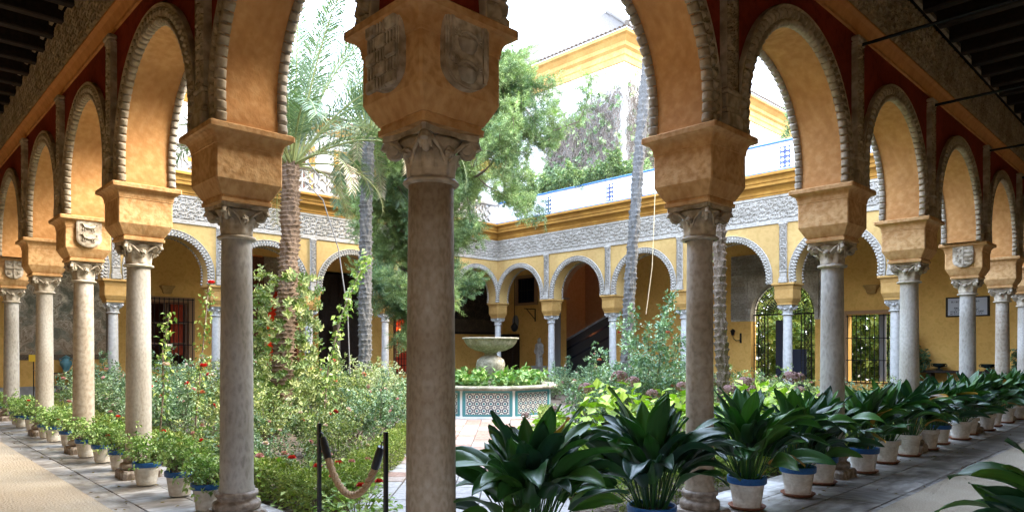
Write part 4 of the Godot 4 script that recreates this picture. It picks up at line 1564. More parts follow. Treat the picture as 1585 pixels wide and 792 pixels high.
func left_rear_wall() -> void:
	var fl := frame_left()
	var w := thing("rear_wall", "yellow rear wall of the far left gallery with doorways behind the palms", "wall", fl.origin)
	var b := Buf.new()
	holed_wall(b, -4.8, 21.1, -0.05, 6.1, 0.4, [[4.72, 0.85, 6.12, 3.08], [8.1, 0.0, 10.4, 4.95], [11.05, 0.0, 13.1, 4.6], [14.6, 0.35, 15.9, 2.85]])
	bpart(w, "plaster", b, M.yellow)
	var dd := Buf.new()
	dd.box(Vector3(6.4, 0.15, 0.02), Vector3(3.3, 0.36, 0.04))
	dd.box(Vector3(1.8, 0.15, 0.02), Vector3(5.8, 0.36, 0.04))
	bpart(w, "grey_dado", dd, M.grey_wall)
	# rooms behind
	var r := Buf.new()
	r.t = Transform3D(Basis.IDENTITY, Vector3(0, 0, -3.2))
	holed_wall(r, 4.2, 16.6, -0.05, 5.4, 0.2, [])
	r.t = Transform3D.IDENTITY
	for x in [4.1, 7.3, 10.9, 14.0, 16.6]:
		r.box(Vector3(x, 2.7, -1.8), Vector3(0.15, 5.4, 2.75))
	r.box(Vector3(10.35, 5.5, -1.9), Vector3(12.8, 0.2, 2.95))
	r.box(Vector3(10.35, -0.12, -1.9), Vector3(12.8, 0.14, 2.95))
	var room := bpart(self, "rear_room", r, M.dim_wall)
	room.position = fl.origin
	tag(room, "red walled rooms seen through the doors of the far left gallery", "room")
	# window with grille and a lamp inside
	var t := thing("grilled_window", "barred window with tan frame and a red lamp glowing inside", "window", fl.origin)
	var fr := Buf.new()
	for s in [[4.62, 0.72, 4.74, 3.24], [6.10, 0.72, 6.30, 3.24], [4.74, 3.06, 6.10, 3.24]]:
		fr.box(Vector3((s[0] + s[2]) * 0.5, (s[1] + s[3]) * 0.5, 0.015), Vector3(s[2] - s[0], s[3] - s[1], 0.05), 0.006)
	bpart(t, "frame", fr, M.tan_frame)
	var si := Buf.new()
	si.box(Vector3(5.42, 0.81, 0.05), Vector3(1.42, 0.08, 0.16), 0.01)
	bpart(t, "sill", si, M.white_marble)
	for k in 2:
		var sa := Buf.new()
		var x0 := 4.74 + 0.69 * k
		sa.box(Vector3(x0 + 0.04, 1.96, -0.15), Vector3(0.07, 2.2, 0.05))
		sa.box(Vector3(x0 + 0.63, 1.96, -0.15), Vector3(0.07, 2.2, 0.05))
		for y in [0.9, 1.65, 2.35, 3.03]:
			sa.box(Vector3(x0 + 0.335, y, -0.152), Vector3(0.55, 0.05, 0.045))
		bpart(t, "sash", sa, M.brown_frame)
	var cu := Buf.new()
	var rows := []
	for y in [1.25, 3.1]:
		var row := PackedVector3Array()
		for i in 25:
			row.append(Vector3(5.62 + 0.42 * i / 24.0, y, -0.32 + 0.03 * sin(i * 1.5)))
		rows.append(row)
	cu.grid(rows)
	bpart(t, "curtain", cu, M.curtain_red)
	grille(t, 4.66, 0.78, 6.2, 3.2, 0.10, 11, 4)
	var lamp := thing("room_lamp", "small lit lamp behind the barred window on the far left", "lamp", Vector3(5.72, 2.05, ZW - 0.55))
	lamp_bulb(lamp, 0.07, 0.03)
	corbel("plaster bracket above the barred window with the red lamp", Transform3D(Basis.IDENTITY, Vector3(5.36, 3.33, ZW + 0.13)))
	# tapestry on the end wall, table with the blue vase, rope with a yellow sign
	var tp := Buf.new()
	var trs := []
	for i in 13:
		var row := PackedVector3Array()
		for j in 31:
			row.append(Vector3(0.9 + 2.75 * j / 30.0, 1.13 + 3.6 * i / 12.0, 0.05 + 0.012 * sin(j * 0.9)))
		trs.append(row)
	tp.grid(trs)
	for k in tp.uv.size():
		tp.uv[k].y = 1.0 - tp.uv[k].y
	var to := bpart(self, "tapestry", tp, M.tapestry)
	to.position = fl.origin
	tag(to, "large faded tapestry of figures hanging above the table with the blue vase", "tapestry")
	var tb := thing("console_table", "small iron legged table under the tapestry", "table", Vector3(2.75, 0, ZW + 0.45))
	var tt := Buf.new()
	tt.box(Vector3(0, 0.72, 0), Vector3(1.5, 0.05, 0.5), 0.01)
	bpart(tb, "table_top", tt, M.dark_wood)
	for s in [-0.62, 0.62]:
		for q in [-0.2, 0.2]:
			var lg := Buf.new()
			lg.tube([Vector3(s, 0.70, q), Vector3(s * 0.95, 0.5, q), Vector3(s * 0.72, 0.28, q), Vector3(s * 0.9, 0.1, q), Vector3(s * 1.1, 0.0, q)], [0.014], 6)
			bpart(tb, "leg", lg, M.iron)
	var vs := Buf.new()
	vs.lathe([Vector2(0.0, 0), Vector2(0.085, 0.0), Vector2(0.09, 0.02), Vector2(0.075, 0.06), Vector2(0.11, 0.14), Vector2(0.165, 0.25), Vector2(0.16, 0.33), Vector2(0.10, 0.39), Vector2(0.085, 0.43), Vector2(0.11, 0.45), Vector2(0.10, 0.47), Vector2(0.05, 0.50), Vector2(0.02, 0.52), Vector2(0.0, 0.54)], 24)
	for s in [-1.0, 1.0]:
		vs.tube([Vector3(s * 0.09, 0.42, 0), Vector3(s * 0.16, 0.42, 0), Vector3(s * 0.17, 0.36, 0), Vector3(s * 0.145, 0.33, 0)], [0.014], 6)
	var vo := bpart(self, "vase", vs, M.vase_glaze)
	vo.position = Vector3(2.36, 0.746, ZW + 0.45)
	tag(vo, "blue green glazed vase with a lid on the table under the tapestry", "vase")
	for k in 2:
		var p := thing("barrier_post", ["thin dark barrier post bearing a small yellow sign before the tapestry", "thin dark barrier post beside the console table, without a sign"][k], "post", Vector3(1.42 + 1.0 * k, 0, ZW + 1.15), 0.0, "barrier posts before the tapestry")
		var q := Buf.new()
		q.tube([Vector3(0, 0.0, 0), Vector3(0, 1.12, 0)], [0.014], 8)
		q.lathe([Vector2(0, 0.002), Vector2(0.14, 0.002), Vector2(0.13, 0.02), Vector2(0.0, 0.03)], 16)
		bpart(p, "pole", q, M.black_paint)
		if k == 0:
			var y := Buf.new()
			y.box(Vector3(0, 1.2, 0.01), Vector3(0.24, 0.2, 0.015), 0.004)
			bpart(p, "sign_board", y, M.sign_yellow)
	var rp := Buf.new()
	var rpts := []
	for i in 13:
		var f := i / 12.0
		rpts.append(Vector3(0.42 + f, 0.86 - 0.16 * sin(PI * f), ZW + 1.15))
		rpts[i].x += 1.0
	rp.tube(rpts, [0.022], 6)
	tag(bpart(self, "barrier_rope", rp, M.rope), "pale rope slung between the barrier posts before the tapestry", "rope")
	# tall carved doorway
	var d := thing("carved_doorway", "tall doorway with panelled brown door and carved plaster arch over a red room", "doorway", fl.origin)
	door_leaf(d, "door_leaf", 8.12, 8.84, 4.9, -0.1, [[0.25, 1.9], [2.25, 4.7]], M.door_wood)
	var ag := PackedVector2Array([Vector2(8.86, 0.0), Vector2(8.98, 0.0), Vector2(8.98, 2.6)])
	for k in 13:
		var a := PI - PI * k / 12.0
		ag.append(Vector2(9.63 + 0.65 * cos(a) * (1.0 - 0.06 * absf(sin(6.0 * a))), 2.6 + 1.2 * sin(a) * (1.0 - 0.06 * absf(sin(6.0 * a)))))
	ag.append_array([Vector2(10.28, 2.6), Vector2(10.28, 0.0), Vector2(10.39, 0.0), Vector2(10.39, 4.94), Vector2(8.86, 4.94)])
	var sc := Buf.new()
	sc.prism(ag, -0.3, -0.12)
	bpart(d, "plaster_arch", sc, M.old_stucco)
	for k in 3:
		for j in 2:
			part(d, "carved_panel", cache["frieze"], M.old_stucco, Transform3D(Basis.from_scale(Vector3(1.18, 0.8, 1)), Vector3(8.88 + 0.5 * k, 3.9 + 0.5 * j, -0.118)))
	var rw := Buf.new()
	rw.box(Vector3(9.7, 2.5, -1.75), Vector3(2.2, 5.0, 0.04))
	bpart(d, "red_partition", rw, M.red_wall)
	var yj := Buf.new()
	yj.box(Vector3(8.92, 1.1, -0.1), Vector3(0.11, 2.2, 0.05))
	bpart(d, "yellow_jamb", yj, M.facade)
	var rl := thing("room_lamp", "lit wall lamp glowing orange inside the tall carved doorway", "lamp", Vector3(9.25, 2.05, ZW - 1.4))
	lamp_bulb(rl, 0.07, 0.12)
	# dark double doors
	var dd2 := thing("double_door", "dark wooden double door standing in shade behind the second palm", "door", fl.origin)
	door_leaf(dd2, "door_leaf", 11.08, 12.06, 4.5, -0.24, [[0.2, 1.5], [1.7, 3.0], [3.2, 4.3]], M.dark_wood)
	door_leaf(dd2, "door_leaf", 12.10, 13.08, 4.5, -0.24, [[0.2, 1.5], [1.7, 3.0], [3.2, 4.3]], M.dark_wood)
	var jb := Buf.new()
	jb.box(Vector3(11.72, 1.75, 0.25), Vector3(0.16, 1.4, 0.3), 0.01)
	bpart(dd2, "carved_post", jb, M.white_stucco)
	var jb2 := Buf.new()
	jb2.box(Vector3(11.72, 0.53, 0.25), Vector3(0.16, 1.04, 0.29), 0.01)
	bpart(dd2, "yellow_post", jb2, M.facade)
	# lattice window with a red glow
	var lw := thing("lattice_window", "dark latticed window glowing red beside the dark double door", "window", fl.origin)
	for s in 2:
		var q := Buf.new()
		q.box(Vector3(14.66 + 1.18 * s, 1.6, 0.0), Vector3(0.1, 2.5, 0.1))
		q.box(Vector3(15.25, 0.4 + 2.4 * s, 0.001), Vector3(1.08, 0.1, 0.098))
		bpart(lw, "frame", q, M.door_wood)
	grille(lw, 14.75, 0.4, 15.75, 2.8, -0.02, 8, 9)
	var cr := Buf.new()
	cr.box(Vector3(15.25, 1.6, -0.5), Vector3(1.5, 2.6, 0.02))
	bpart(lw, "curtain", cr, M.curtain_red)
	var ll := thing("room_lamp", "small lit lamp behind the red latticed window", "lamp", Vector3(15.15, 2.3, ZW - 0.28))
	lamp_bulb(ll, 0.05, 0.04)
	# dark tapestry in the far corner
	var dt := Buf.new()
	dt.box(Vector3(19.1, 3.75, 0.04), Vector3(3.2, 3.2, 0.03))
	var uvs := dt.uv
	for k in uvs.size():
		uvs[k] = Vector2((dt.v[k].x - 17.5) / 3.2, (5.35 - dt.v[k].y) / 3.2)
	dt.uv = uvs
	var dto := bpart(self, "dark_tapestry", dt, M.dark_tapestry)
	dto.position = fl.origin
	tag(dto, "dark brown tapestry in the shaded far corner behind the fountain", "tapestry")


func lamp_bulb(t: Node3D, r: float, energy: float) -> void:
	var b := Buf.new()
	b.lathe([Vector2(0.0, -r), Vector2(r * 0.7, -r * 0.7), Vector2(r, 0), Vector2(r * 0.7, r * 0.7), Vector2(0.0, r)], 14)
	bpart(t, "lamp_bulb", b, M.lamp_glow)
	var l := OmniLight3D.new()
	l.name = "lamp_light"
	l.light_color = Color(1.0, 0.62, 0.32)
	l.light_energy = energy
	l.light_size = r * 0.8
	l.omni_range = 8.0
	l.omni_attenuation = 2.0
	l.shadow_enabled = true
	t.add_child(l)


func right_rear_wall() -> void:
	var fr := frame_right()
	var w := thing("rear_wall", "yellow rear wall of the far right gallery with iron gate and staircase arch", "wall")
	w.transform = fr
	var b := Buf.new()
	holed_wall(b, -21.9, 5.2, -0.05, 6.1, 0.4, [[-18.0, 0.0, -15.0, 5.3], [-8.75, 0.0, -6.45, 3.85], [-5.4, 0.4, -4.0, 2.58]])
	bpart(w, "plaster", b, M.yellow)
	# arch head over the stairs
	var ap := PackedVector2Array([Vector2(-18.0, 3.8)])
	for k in 17:
		var a := PI - PI * k / 16.0
		ap.append(Vector2(-16.5 + 1.48 * cos(a), 3.8 + 1.48 * sin(a)))
	ap.append_array([Vector2(-15.0, 3.8), Vector2(-15.0, 5.3), Vector2(-18.0, 5.3)])
	var ab := Buf.new()
	ab.prism(ap, -0.398, -0.002)
	bpart(w, "stair_arch", ab, M.pink)
	for s in [-17.95, -15.05]:
		var ib := Buf.new()
		ib.box(Vector3(s, 3.77, -0.19), Vector3(0.26, 0.09, 0.5), 0.015)
		bpart(w, "arch_impost", ib, M.stucco)
	var jd := Buf.new()
	jd.box(Vector3(-18.16, 1.85, 0.02), Vector3(0.34, 3.7, 0.06), 0.01)
	bpart(w, "grey_jamb", jd, M.lead)
	# staircase alcove
	var al := Buf.new()
	al.t = fr
	al.box(Vector3(-16.2, 2.9, -3.4), Vector3(6.6, 6.2, 0.2))
	al.box(Vector3(-19.4, 2.9, -1.85), Vector3(0.2, 6.2, 2.89))
	al.box(Vector3(-12.9, 2.9, -1.85), Vector3(0.2, 6.2, 2.89))
	al.box(Vector3(-16.15, 6.1, -1.95), Vector3(6.7, 0.2, 3.1))
	al.box(Vector3(-16.15, -0.1, -1.95), Vector3(6.7, 0.14, 3.1))
	tag(bpart(self, "stair_hall", al, M.pink), "pinkish plastered stair hall behind the arch in the far right gallery", "stair hall")
	var st := thing("staircase", "staircase with dark solid balustrade rising behind the arch", "staircase")
	st.transform = fr
	var g := Buf.new()
	g.prism(PackedVector2Array([Vector2(-18.6, -0.02), Vector2(-13.0, -0.02), Vector2(-13.0, 4.15), Vector2(-18.6, 1.72)]), -0.95, -0.8)
	bpart(st, "balustrade", g, M.slate)
	for k in 3:
		var rl := Buf.new()
		var y: float = [0.03, -0.42, -0.95][k]
		rl.bar(Vector3(-18.6, 1.72 + y, -0.79), Vector3(-13.0, 4.15 + y, -0.79), [0.09, 0.05, 0.05][k], 0.08)
		bpart(st, "rail", rl, M.lead if k == 0 else M.glass_dark)
	for k in 9:
		var s := Buf.new()
		s.box(Vector3(-18.0 + 0.3 * k, 0.085 * (k + 1), -1.8), Vector3(0.3, 0.17 * (k + 1), 1.6))
		bpart(st, "step", s, M.slab0)
	# painting with its lamp
	var pt := thing("oil_painting", "dark framed oil painting lit by a picture lamp over the stairs", "painting")
	pt.transform = fr
	var pf := Buf.new()
	for s in [[-17.05, 3.45, -16.97, 4.62], [-15.78, 3.45, -15.70, 4.62], [-16.97, 3.45, -15.78, 3.53], [-16.97, 4.54, -15.78, 4.62]]:
		pf.box(Vector3((s[0] + s[2]) * 0.5, (s[1] + s[3]) * 0.5, -3.26), Vector3(s[2] - s[0], s[3] - s[1], 0.07), 0.01)
	bpart(pt, "frame", pf, M.dark_wood)
	var pc := Buf.new()
	pc.quad(Vector3(-16.98, 3.52, -3.27), Vector3(-15.77, 3.52, -3.27), Vector3(-15.77, 4.55, -3.27), Vector3(-16.98, 4.55, -3.27), [Vector2(0, 1), Vector2(1, 1), Vector2(1, 0), Vector2(0, 0)])
	bpart(pt, "canvas", pc, M.oil_painting)
	var pl := Buf.new()
	pl.tube([Vector3(-16.7, 4.64, -3.08), Vector3(-16.05, 4.64, -3.08)], [0.025], 8)
	pl.tube([Vector3(-16.37, 4.64, -3.08), Vector3(-16.37, 4.66, -3.26)], [0.012], 6)
	bpart(pt, "picture_lamp", pl, M.lamp_glow)
	var pls := OmniLight3D.new()
	pls.name = "picture_light"
	pls.position = Vector3(-16.37, 4.58, -3.02)
	pls.light_color = Color(1.0, 0.72, 0.42)
	pls.light_energy = 0.05
	pls.light_size = 0.03
	pls.omni_range = 6.0
	pls.omni_attenuation = 2.0
	pls.shadow_enabled = true
	pt.add_child(pls)
	# iron gate in its carved plaster surround
	var gt := thing("iron_gate", "arched wrought iron gate in a carved plaster surround, greenery behind", "gate")
	gt.transform = fr
	var cx := -7.6
	var sp := PackedVector2Array([Vector2(cx - 1.9, 2.46), Vector2(cx - 1.147, 2.46)])
	for k in 25:
		var a := PI - PI * k / 24.0
		sp.append(Vector2(cx + 1.147 * cos(a), 2.67 + 1.147 * sin(a)))
	sp.append_array([Vector2(cx + 1.147, 2.46), Vector2(cx + 1.9, 2.46), Vector2(cx + 1.9, 4.85), Vector2(cx - 1.9, 4.85)])
	var sb := Buf.new()
	sb.prism(sp, -0.38, 0.05)
	var sur := bpart(gt, "plaster_surround", sb, M.stucco)
	for s in [Vector3(cx - 1.88, 2.5, 0), Vector3(cx - 1.88, 3.12, 0), Vector3(cx + 1.33, 2.5, 0), Vector3(cx + 1.33, 3.12, 0)]:
		part(sur, "carved_panel", cache["fine_frieze"], M.stucco, Transform3D(Basis.from_scale(Vector3(0.55 / 0.62, 0.97, 1.2)), s + Vector3(0, 0, 0.051)))
	for k in 6:
		part(sur, "carved_panel", cache["fine_frieze"], M.stucco, Transform3D(Basis.from_scale(Vector3(1, 1.15, 1.2)), Vector3(cx - 1.87 + 0.625 * k, 4.08, 0.052)))
	var bd := Buf.new()
	bd.bar(Vector3(cx - 1.27, 2.5, 0.06), Vector3(cx - 1.27, 4.0, 0.06), 0.07, 0.05)
	bd.bar(Vector3(cx + 1.27, 2.5, 0.06), Vector3(cx + 1.27, 4.0, 0.06), 0.07, 0.05)
	bd.bar(Vector3(cx - 1.305, 4.03, 0.06), Vector3(cx + 1.305, 4.03, 0.06), 0.07, 0.05)
	bpart(sur, "flat_band", bd, M.stucco)
	var fan := Buf.new()
	for k in 21:
		var a := PI * k / 20.0
		fan.bar(Vector3(cx + 0.26 * cos(a), 2.70 + 0.26 * sin(a), -0.2), Vector3(cx + 1.1 * cos(a), 2.70 + 1.1 * sin(a), -0.2), 0.02)
		if k < 20:
			var m := a + PI / 40.0
			for rr in [0.55, 0.85]:
				var lp := []
				for q in 9:
					var u := TAU * q / 8.0
					lp.append(Vector3(cx + (rr + 0.09 * cos(u)) * cos(m) - 0.045 * rr * sin(u) * sin(m), 2.70 + (rr + 0.09 * cos(u)) * sin(m) + 0.045 * rr * sin(u) * cos(m), -0.2))
				fan.tube(lp, [0.008], 4, false)
	for rr in [0.26, 0.4, 0.7, 1.02, 1.12]:
		var lp := []
		for q in 25:
			lp.append(Vector3(cx + rr * cos(PI * q / 24.0), 2.70 + rr * sin(PI * q / 24.0), -0.2))
		fan.tube(lp, [0.014], 5, false)
	fan.bar(Vector3(cx - 1.14, 2.68, -0.2), Vector3(cx + 1.14, 2.68, -0.2), 0.05)
	bpart(gt, "fanlight", fan, M.iron)
	for s in [-1.0, 1.0]:
		var sg := Buf.new()
		for x in [1.12, 0.95, 0.72, 0.6]:
			sg.bar(Vector3(cx + s * x, 0.0, -0.2), Vector3(cx + s * x, 2.66, -0.2), 0.028)
		for k in 10:
			for q in 2:
				var lp := []
				for e in 9:
					var u := TAU * e / 8.0
					lp.append(Vector3(cx + s * (0.835 + (0.055 if q else -0.055) + 0.05 * cos(u)), 0.16 + 0.26 * k + 0.11 * sin(u), -0.2))
				sg.tube(lp, [0.011], 4, false)
			sg.bar(Vector3(cx + s * 0.6, 0.03 + 0.26 * k, -0.2), Vector3(cx + s * 1.12, 0.03 + 0.26 * k, -0.2), 0.014)
		bpart(gt, "side_grille", sg, M.iron)
	for k in 2:
		var lf := Buf.new()
		var h: float = [2.5, 1.45][k]
		lf.box(Vector3(cx - 0.42 + 0.44 * k, h * 0.5, -0.9 - 0.5 * k), Vector3([0.42, 0.5][k], h, 0.05))
		bpart(gt, "blue_door_leaf", lf, M.navy)
	# barred window
	var t := thing("grilled_window", "black barred window with brown frame looking onto green foliage", "window")
	t.transform = fr
	var fb := Buf.new()
	for s in [[-5.52, 0.3, -5.40, 2.7], [-4.0, 0.3, -3.88, 2.7], [-5.40, 2.58, -4.0, 2.7]]:
		fb.box(Vector3((s[0] + s[2]) * 0.5, (s[1] + s[3]) * 0.5, 0.015), Vector3(s[2] - s[0], s[3] - s[1], 0.05), 0.006)
	bpart(t, "frame", fb, M.tan_frame)
	var mu := Buf.new()
	mu.box(Vector3(-4.42, 1.5, -0.3), Vector3(0.18, 2.15, 0.08))
	bpart(t, "mullion", mu, M.lead)
	grille(t, -5.38, 0.35, -4.02, 2.56, 0.04, 11, 4)
	corbel("plaster bracket above the barred window near the plaque", fr * Transform3D(Basis.IDENTITY, Vector3(-4.62, 3.22, 0.13)))
	# plaque
	var pq := thing("stone_plaque", "inscribed marble plaque in a dark frame on the yellow wall", "plaque")
	pq.transform = fr
	var qf := Buf.new()
	qf.box(Vector3(-2.04, 2.70, 0.02), Vector3(1.10, 0.58, 0.03), 0.006)
	bpart(pq, "frame", qf, M.dark_wood)
	var qs := Buf.new()
	qs.quad(Vector3(-2.53, 2.45, 0.04), Vector3(-1.55, 2.45, 0.04), Vector3(-1.55, 2.95, 0.04), Vector3(-2.53, 2.95, 0.04), [Vector2(0, 1), Vector2(1, 1), Vector2(1, 0), Vector2(0, 0)])
	bpart(pq, "inscribed_slab", qs, M.plaque)
	# bench with two dark urns
	var bn := thing("stone_bench", "long dark console below the plaque carrying two urns", "console")
	bn.transform = fr
	var bt := Buf.new()
	bt.box(Vector3(-1.9, 0.80, 0.35), Vector3(2.5, 0.07, 0.5), 0.012)
	bpart(bn, "top", bt, M.dark_wood)
	for x in [-2.9, -1.9, -0.9]:
		var lg := Buf.new()
		lg.box(Vector3(x, 0.38, 0.35), Vector3(0.14, 0.77, 0.36), 0.02)
		bpart(bn, "leg", lg, M.dark_wood)
	for k in 2:
		var u := Buf.new()
		u.lathe([Vector2(0, 0), Vector2(0.09, 0.0), Vector2(0.085, 0.03), Vector2(0.03, 0.05), Vector2(0.035, 0.08), Vector2(0.13, 0.11), Vector2(0.17, 0.15), Vector2(0.16, 0.17), Vector2(0.19, 0.20), Vector2(0.17, 0.205), Vector2(0.12, 0.17), Vector2(0, 0.16)], 24)
		for s in [-1.0, 1.0]:
			u.tube([Vector3(s * 0.13, 0.12, 0), Vector3(s * 0.2, 0.13, 0), Vector3(s * 0.2, 0.17, 0), Vector3(s * 0.17, 0.18, 0)], [0.014], 6)
		var uo := bpart(self, "urn", u, M.dark_green_glaze)
		uo.transform = fr * Transform3D(Basis.IDENTITY, Vector3(-2.68 + 1.2 * k, 0.836, 0.35))
		tag(uo, ["dark handled urn on the console, left of the plaque's column", "dark handled urn on the console, nearer the gallery end"][k], "urn", "urns on the console")
	# wall lantern, niche window, hanging lantern, chest, plate, statue
	var sl := thing("wall_lantern", "small black iron wall lantern beside the arched iron gate", "lantern")
	sl.transform = fr * Transform3D(Basis.IDENTITY, Vector3(-9.25, 1.68, 0.0))
	var s1 := Buf.new()
	s1.bar(Vector3(0.12, 0.0, 0.03), Vector3(0.12, 0.35, 0.03), 0.05)
	s1.tube([Vector3(0.12, 0.1, 0.05), Vector3(0.02, 0.08, 0.18), Vector3(-0.08, 0.16, 0.2), Vector3(-0.1, 0.28, 0.2)], [0.012], 6)
	bpart(sl, "bracket", s1, M.iron)
	var s2 := Buf.new()
	s2.lathe([Vector2(0.0, 0.28), Vector2(0.05, 0.28), Vector2(0.085, 0.42), Vector2(0.1, 0.43), Vector2(0.06, 0.48), Vector2(0.0, 0.52)], 8, Vector3(-0.1, 0, 0.2))
	bpart(sl, "lantern_head", s2, M.iron)
	var nw := thing("niche_window", "high dark window in a brown frame beside the far corner", "window")
	nw.transform = fr
	var n1 := Buf.new()
	for s in [[-20.95, 3.55, -20.75, 5.0], [-19.65, 3.55, -19.45, 5.0], [-20.75, 4.84, -19.65, 5.0], [-20.75, 3.55, -19.65, 3.67]]:
		n1.box(Vector3((s[0] + s[2]) * 0.5, (s[1] + s[3]) * 0.5, 0.02), Vector3(s[2] - s[0], s[3] - s[1], 0.07), 0.008)
	bpart(nw, "frame", n1, M.tan_frame)
	var n2 := Buf.new()
	n2.box(Vector3(-20.2, 4.25, 0.01), Vector3(1.1, 1.18, 0.02))
	bpart(nw, "pane", n2, M.glass_dark)
	grille(nw, -20.7, 3.7, -19.7, 4.82, 0.05, 6, 3)
	var br := Buf.new()
	br.t = fr
	br.bar(Vector3(-19.6, 3.35, 0.03), Vector3(-19.6, 2.75, 0.03), 0.04)
	br.bar(Vector3(-19.6, 3.33, 0.03), Vector3(-19.6, 3.33, 0.75), 0.035)
	br.bar(Vector3(-19.6, 2.85, 0.04), Vector3(-19.6, 3.31, 0.6), 0.025)
	tag(bpart(self, "iron_bracket", br, M.iron), "black iron wall bracket below the high dark window", "bracket")
	var hl := thing("hanging_lantern", "lantern hanging on a chain in the far right gallery by the fountain bowl", "lantern", Vector3(18.6, 0, -18.47))
	var hc := Buf.new()
	for k in 46:
		hc.tube([Vector3(0.02, 2.62 + 0.075 * k, 0), Vector3(-0.02, 2.66 + 0.075 * k, 0.01), Vector3(0.02, 2.70 + 0.075 * k, 0)], [0.018], 5)
	bpart(hl, "chain", hc, M.iron)
	var hb := Buf.new()
	hb.lathe([Vector2(0, 2.2), Vector2(0.07, 2.22), Vector2(0.14, 2.3), Vector2(0.17, 2.42), Vector2(0.12, 2.5), Vector2(0.05, 2.58), Vector2(0, 2.64)], 10)
	bpart(hl, "lantern_body", hb, M.iron)
	var ch := thing("cabinet", "tall dark cabinet against the wall behind the fountain bowl", "cabinet")
	ch.transform = fr
	var cb := Buf.new()
	cb.box(Vector3(-21.2, 1.09, 0.25), Vector3(1.1, 2.15, 0.48), 0.02)
	bpart(ch, "body", cb, M.dark_wood)
	for k in 2:
		var cd := Buf.new()
		cd.box(Vector3(-21.46 + 0.52 * k, 1.1, 0.5), Vector3(0.46, 1.9, 0.03), 0.01)
		bpart(ch, "door", cd, M.dark_wood)
	var pa := Buf.new()
	pa.t = fr * Transform3D(Basis(Vector3.RIGHT, PI / 2).scaled(Vector3(0.8, 1.25, 1)), Vector3(-20.9, 2.75, 0.02))
	pa.lathe([Vector2(0, 0.02), Vector2(0.2, 0.02), Vector2(0.27, 0.06), Vector2(0.28, 0.05), Vector2(0.2, 0.0), Vector2(0, 0.0)], 24)
	tag(bpart(self, "wall_plate", pa, M.lead), "oval grey plate on the yellow wall above the dark cabinet", "plate")
	statue(Vector3(20.2, 0, -18.5))


func statue(at: Vector3) -> void:
	var t := thing("statue", "white marble statue of a draped standing figure beside the stair arch", "statue", at, PI * 1.5)
	var p := Buf.new()
	p.loft([Vector2(0.27, 0), Vector2(0.27, 0.08), Vector2(0.22, 0.1), Vector2(0.22, 0.58), Vector2(0.26, 0.62), Vector2(0.26, 0.68)])
	bpart(t, "pedestal", p, M.white_marble)
	# one continuous draped figure: joints with radii joined by a smooth minimum, meshed on rings about its axis
	var bones := [[Vector3(0, 0.72, 0), Vector3(0, 1.2, 0), 0.17, 0.15], [Vector3(0, 1.2, 0), Vector3(0.02, 1.62, 0), 0.14, 0.15], [Vector3(-0.15, 1.62, 0), Vector3(0.17, 1.6, 0), 0.075, 0.075], [Vector3(0.01, 1.62, 0), Vector3(0.01, 1.74, 0.01), 0.05, 0.045], [Vector3(0.01, 1.83, 0.02), Vector3(0.01, 1.87, 0.0), 0.082, 0.085], [Vector3(-0.17, 1.6, 0), Vector3(-0.22, 1.34, 0.04), 0.06, 0.045], [Vector3(-0.22, 1.34, 0.04), Vector3(-0.08, 1.25, 0.17), 0.045, 0.035], [Vector3(0.19, 1.58, 0), Vector3(0.25, 1.32, 0.0), 0.06, 0.045], [Vector3(0.25, 1.32, 0), Vector3(0.2, 1.1, 0.1), 0.045, 0.035], [Vector3(0.06, 0.75, 0.1), Vector3(0.05, 1.15, 0.1), 0.09, 0.07]]
	var b := Buf.new()
	var rows := []
	for i in 72:
		var y := 0.69 + 1.285 * i / 71.0
		var row := PackedVector3Array()
		for j in 41:
			var w := TAU * j / 40.0
			var d := Vector3(cos(w), 0, -sin(w))
			var lo := 0.0
			var hi := 0.42
			# outermost point of the figure along this ray
			var found := 0.004
			for k in 40:
				var r := 0.42 - k * 0.0105
				var q := d * r + Vector3(0.01, y, 0)
				var f := 10.0
				for bo in bones:
					var ab: Vector3 = bo[1] - bo[0]
					var u := clampf((q - bo[0]).dot(ab) / ab.length_squared(), 0.0, 1.0)
					var dd: float = (q - (bo[0] + ab * u)).length() - lerpf(bo[2], bo[3], u)
					var h := clampf(0.5 + 0.5 * (f - dd) / 0.05, 0.0, 1.0)
					f = lerpf(f, dd, h) - 0.05 * h * (1.0 - h)
				if y < 1.45:
					f += 0.010 * sin(w * 9.0 + y * 5.0)
				if f < 0.0:
					found = r
					break
			row.append(d * found + Vector3(0.01, y, 0))
		rows.append(row)
	b.grid(rows, true)
	bpart(t, "figure", b, M.white_marble)


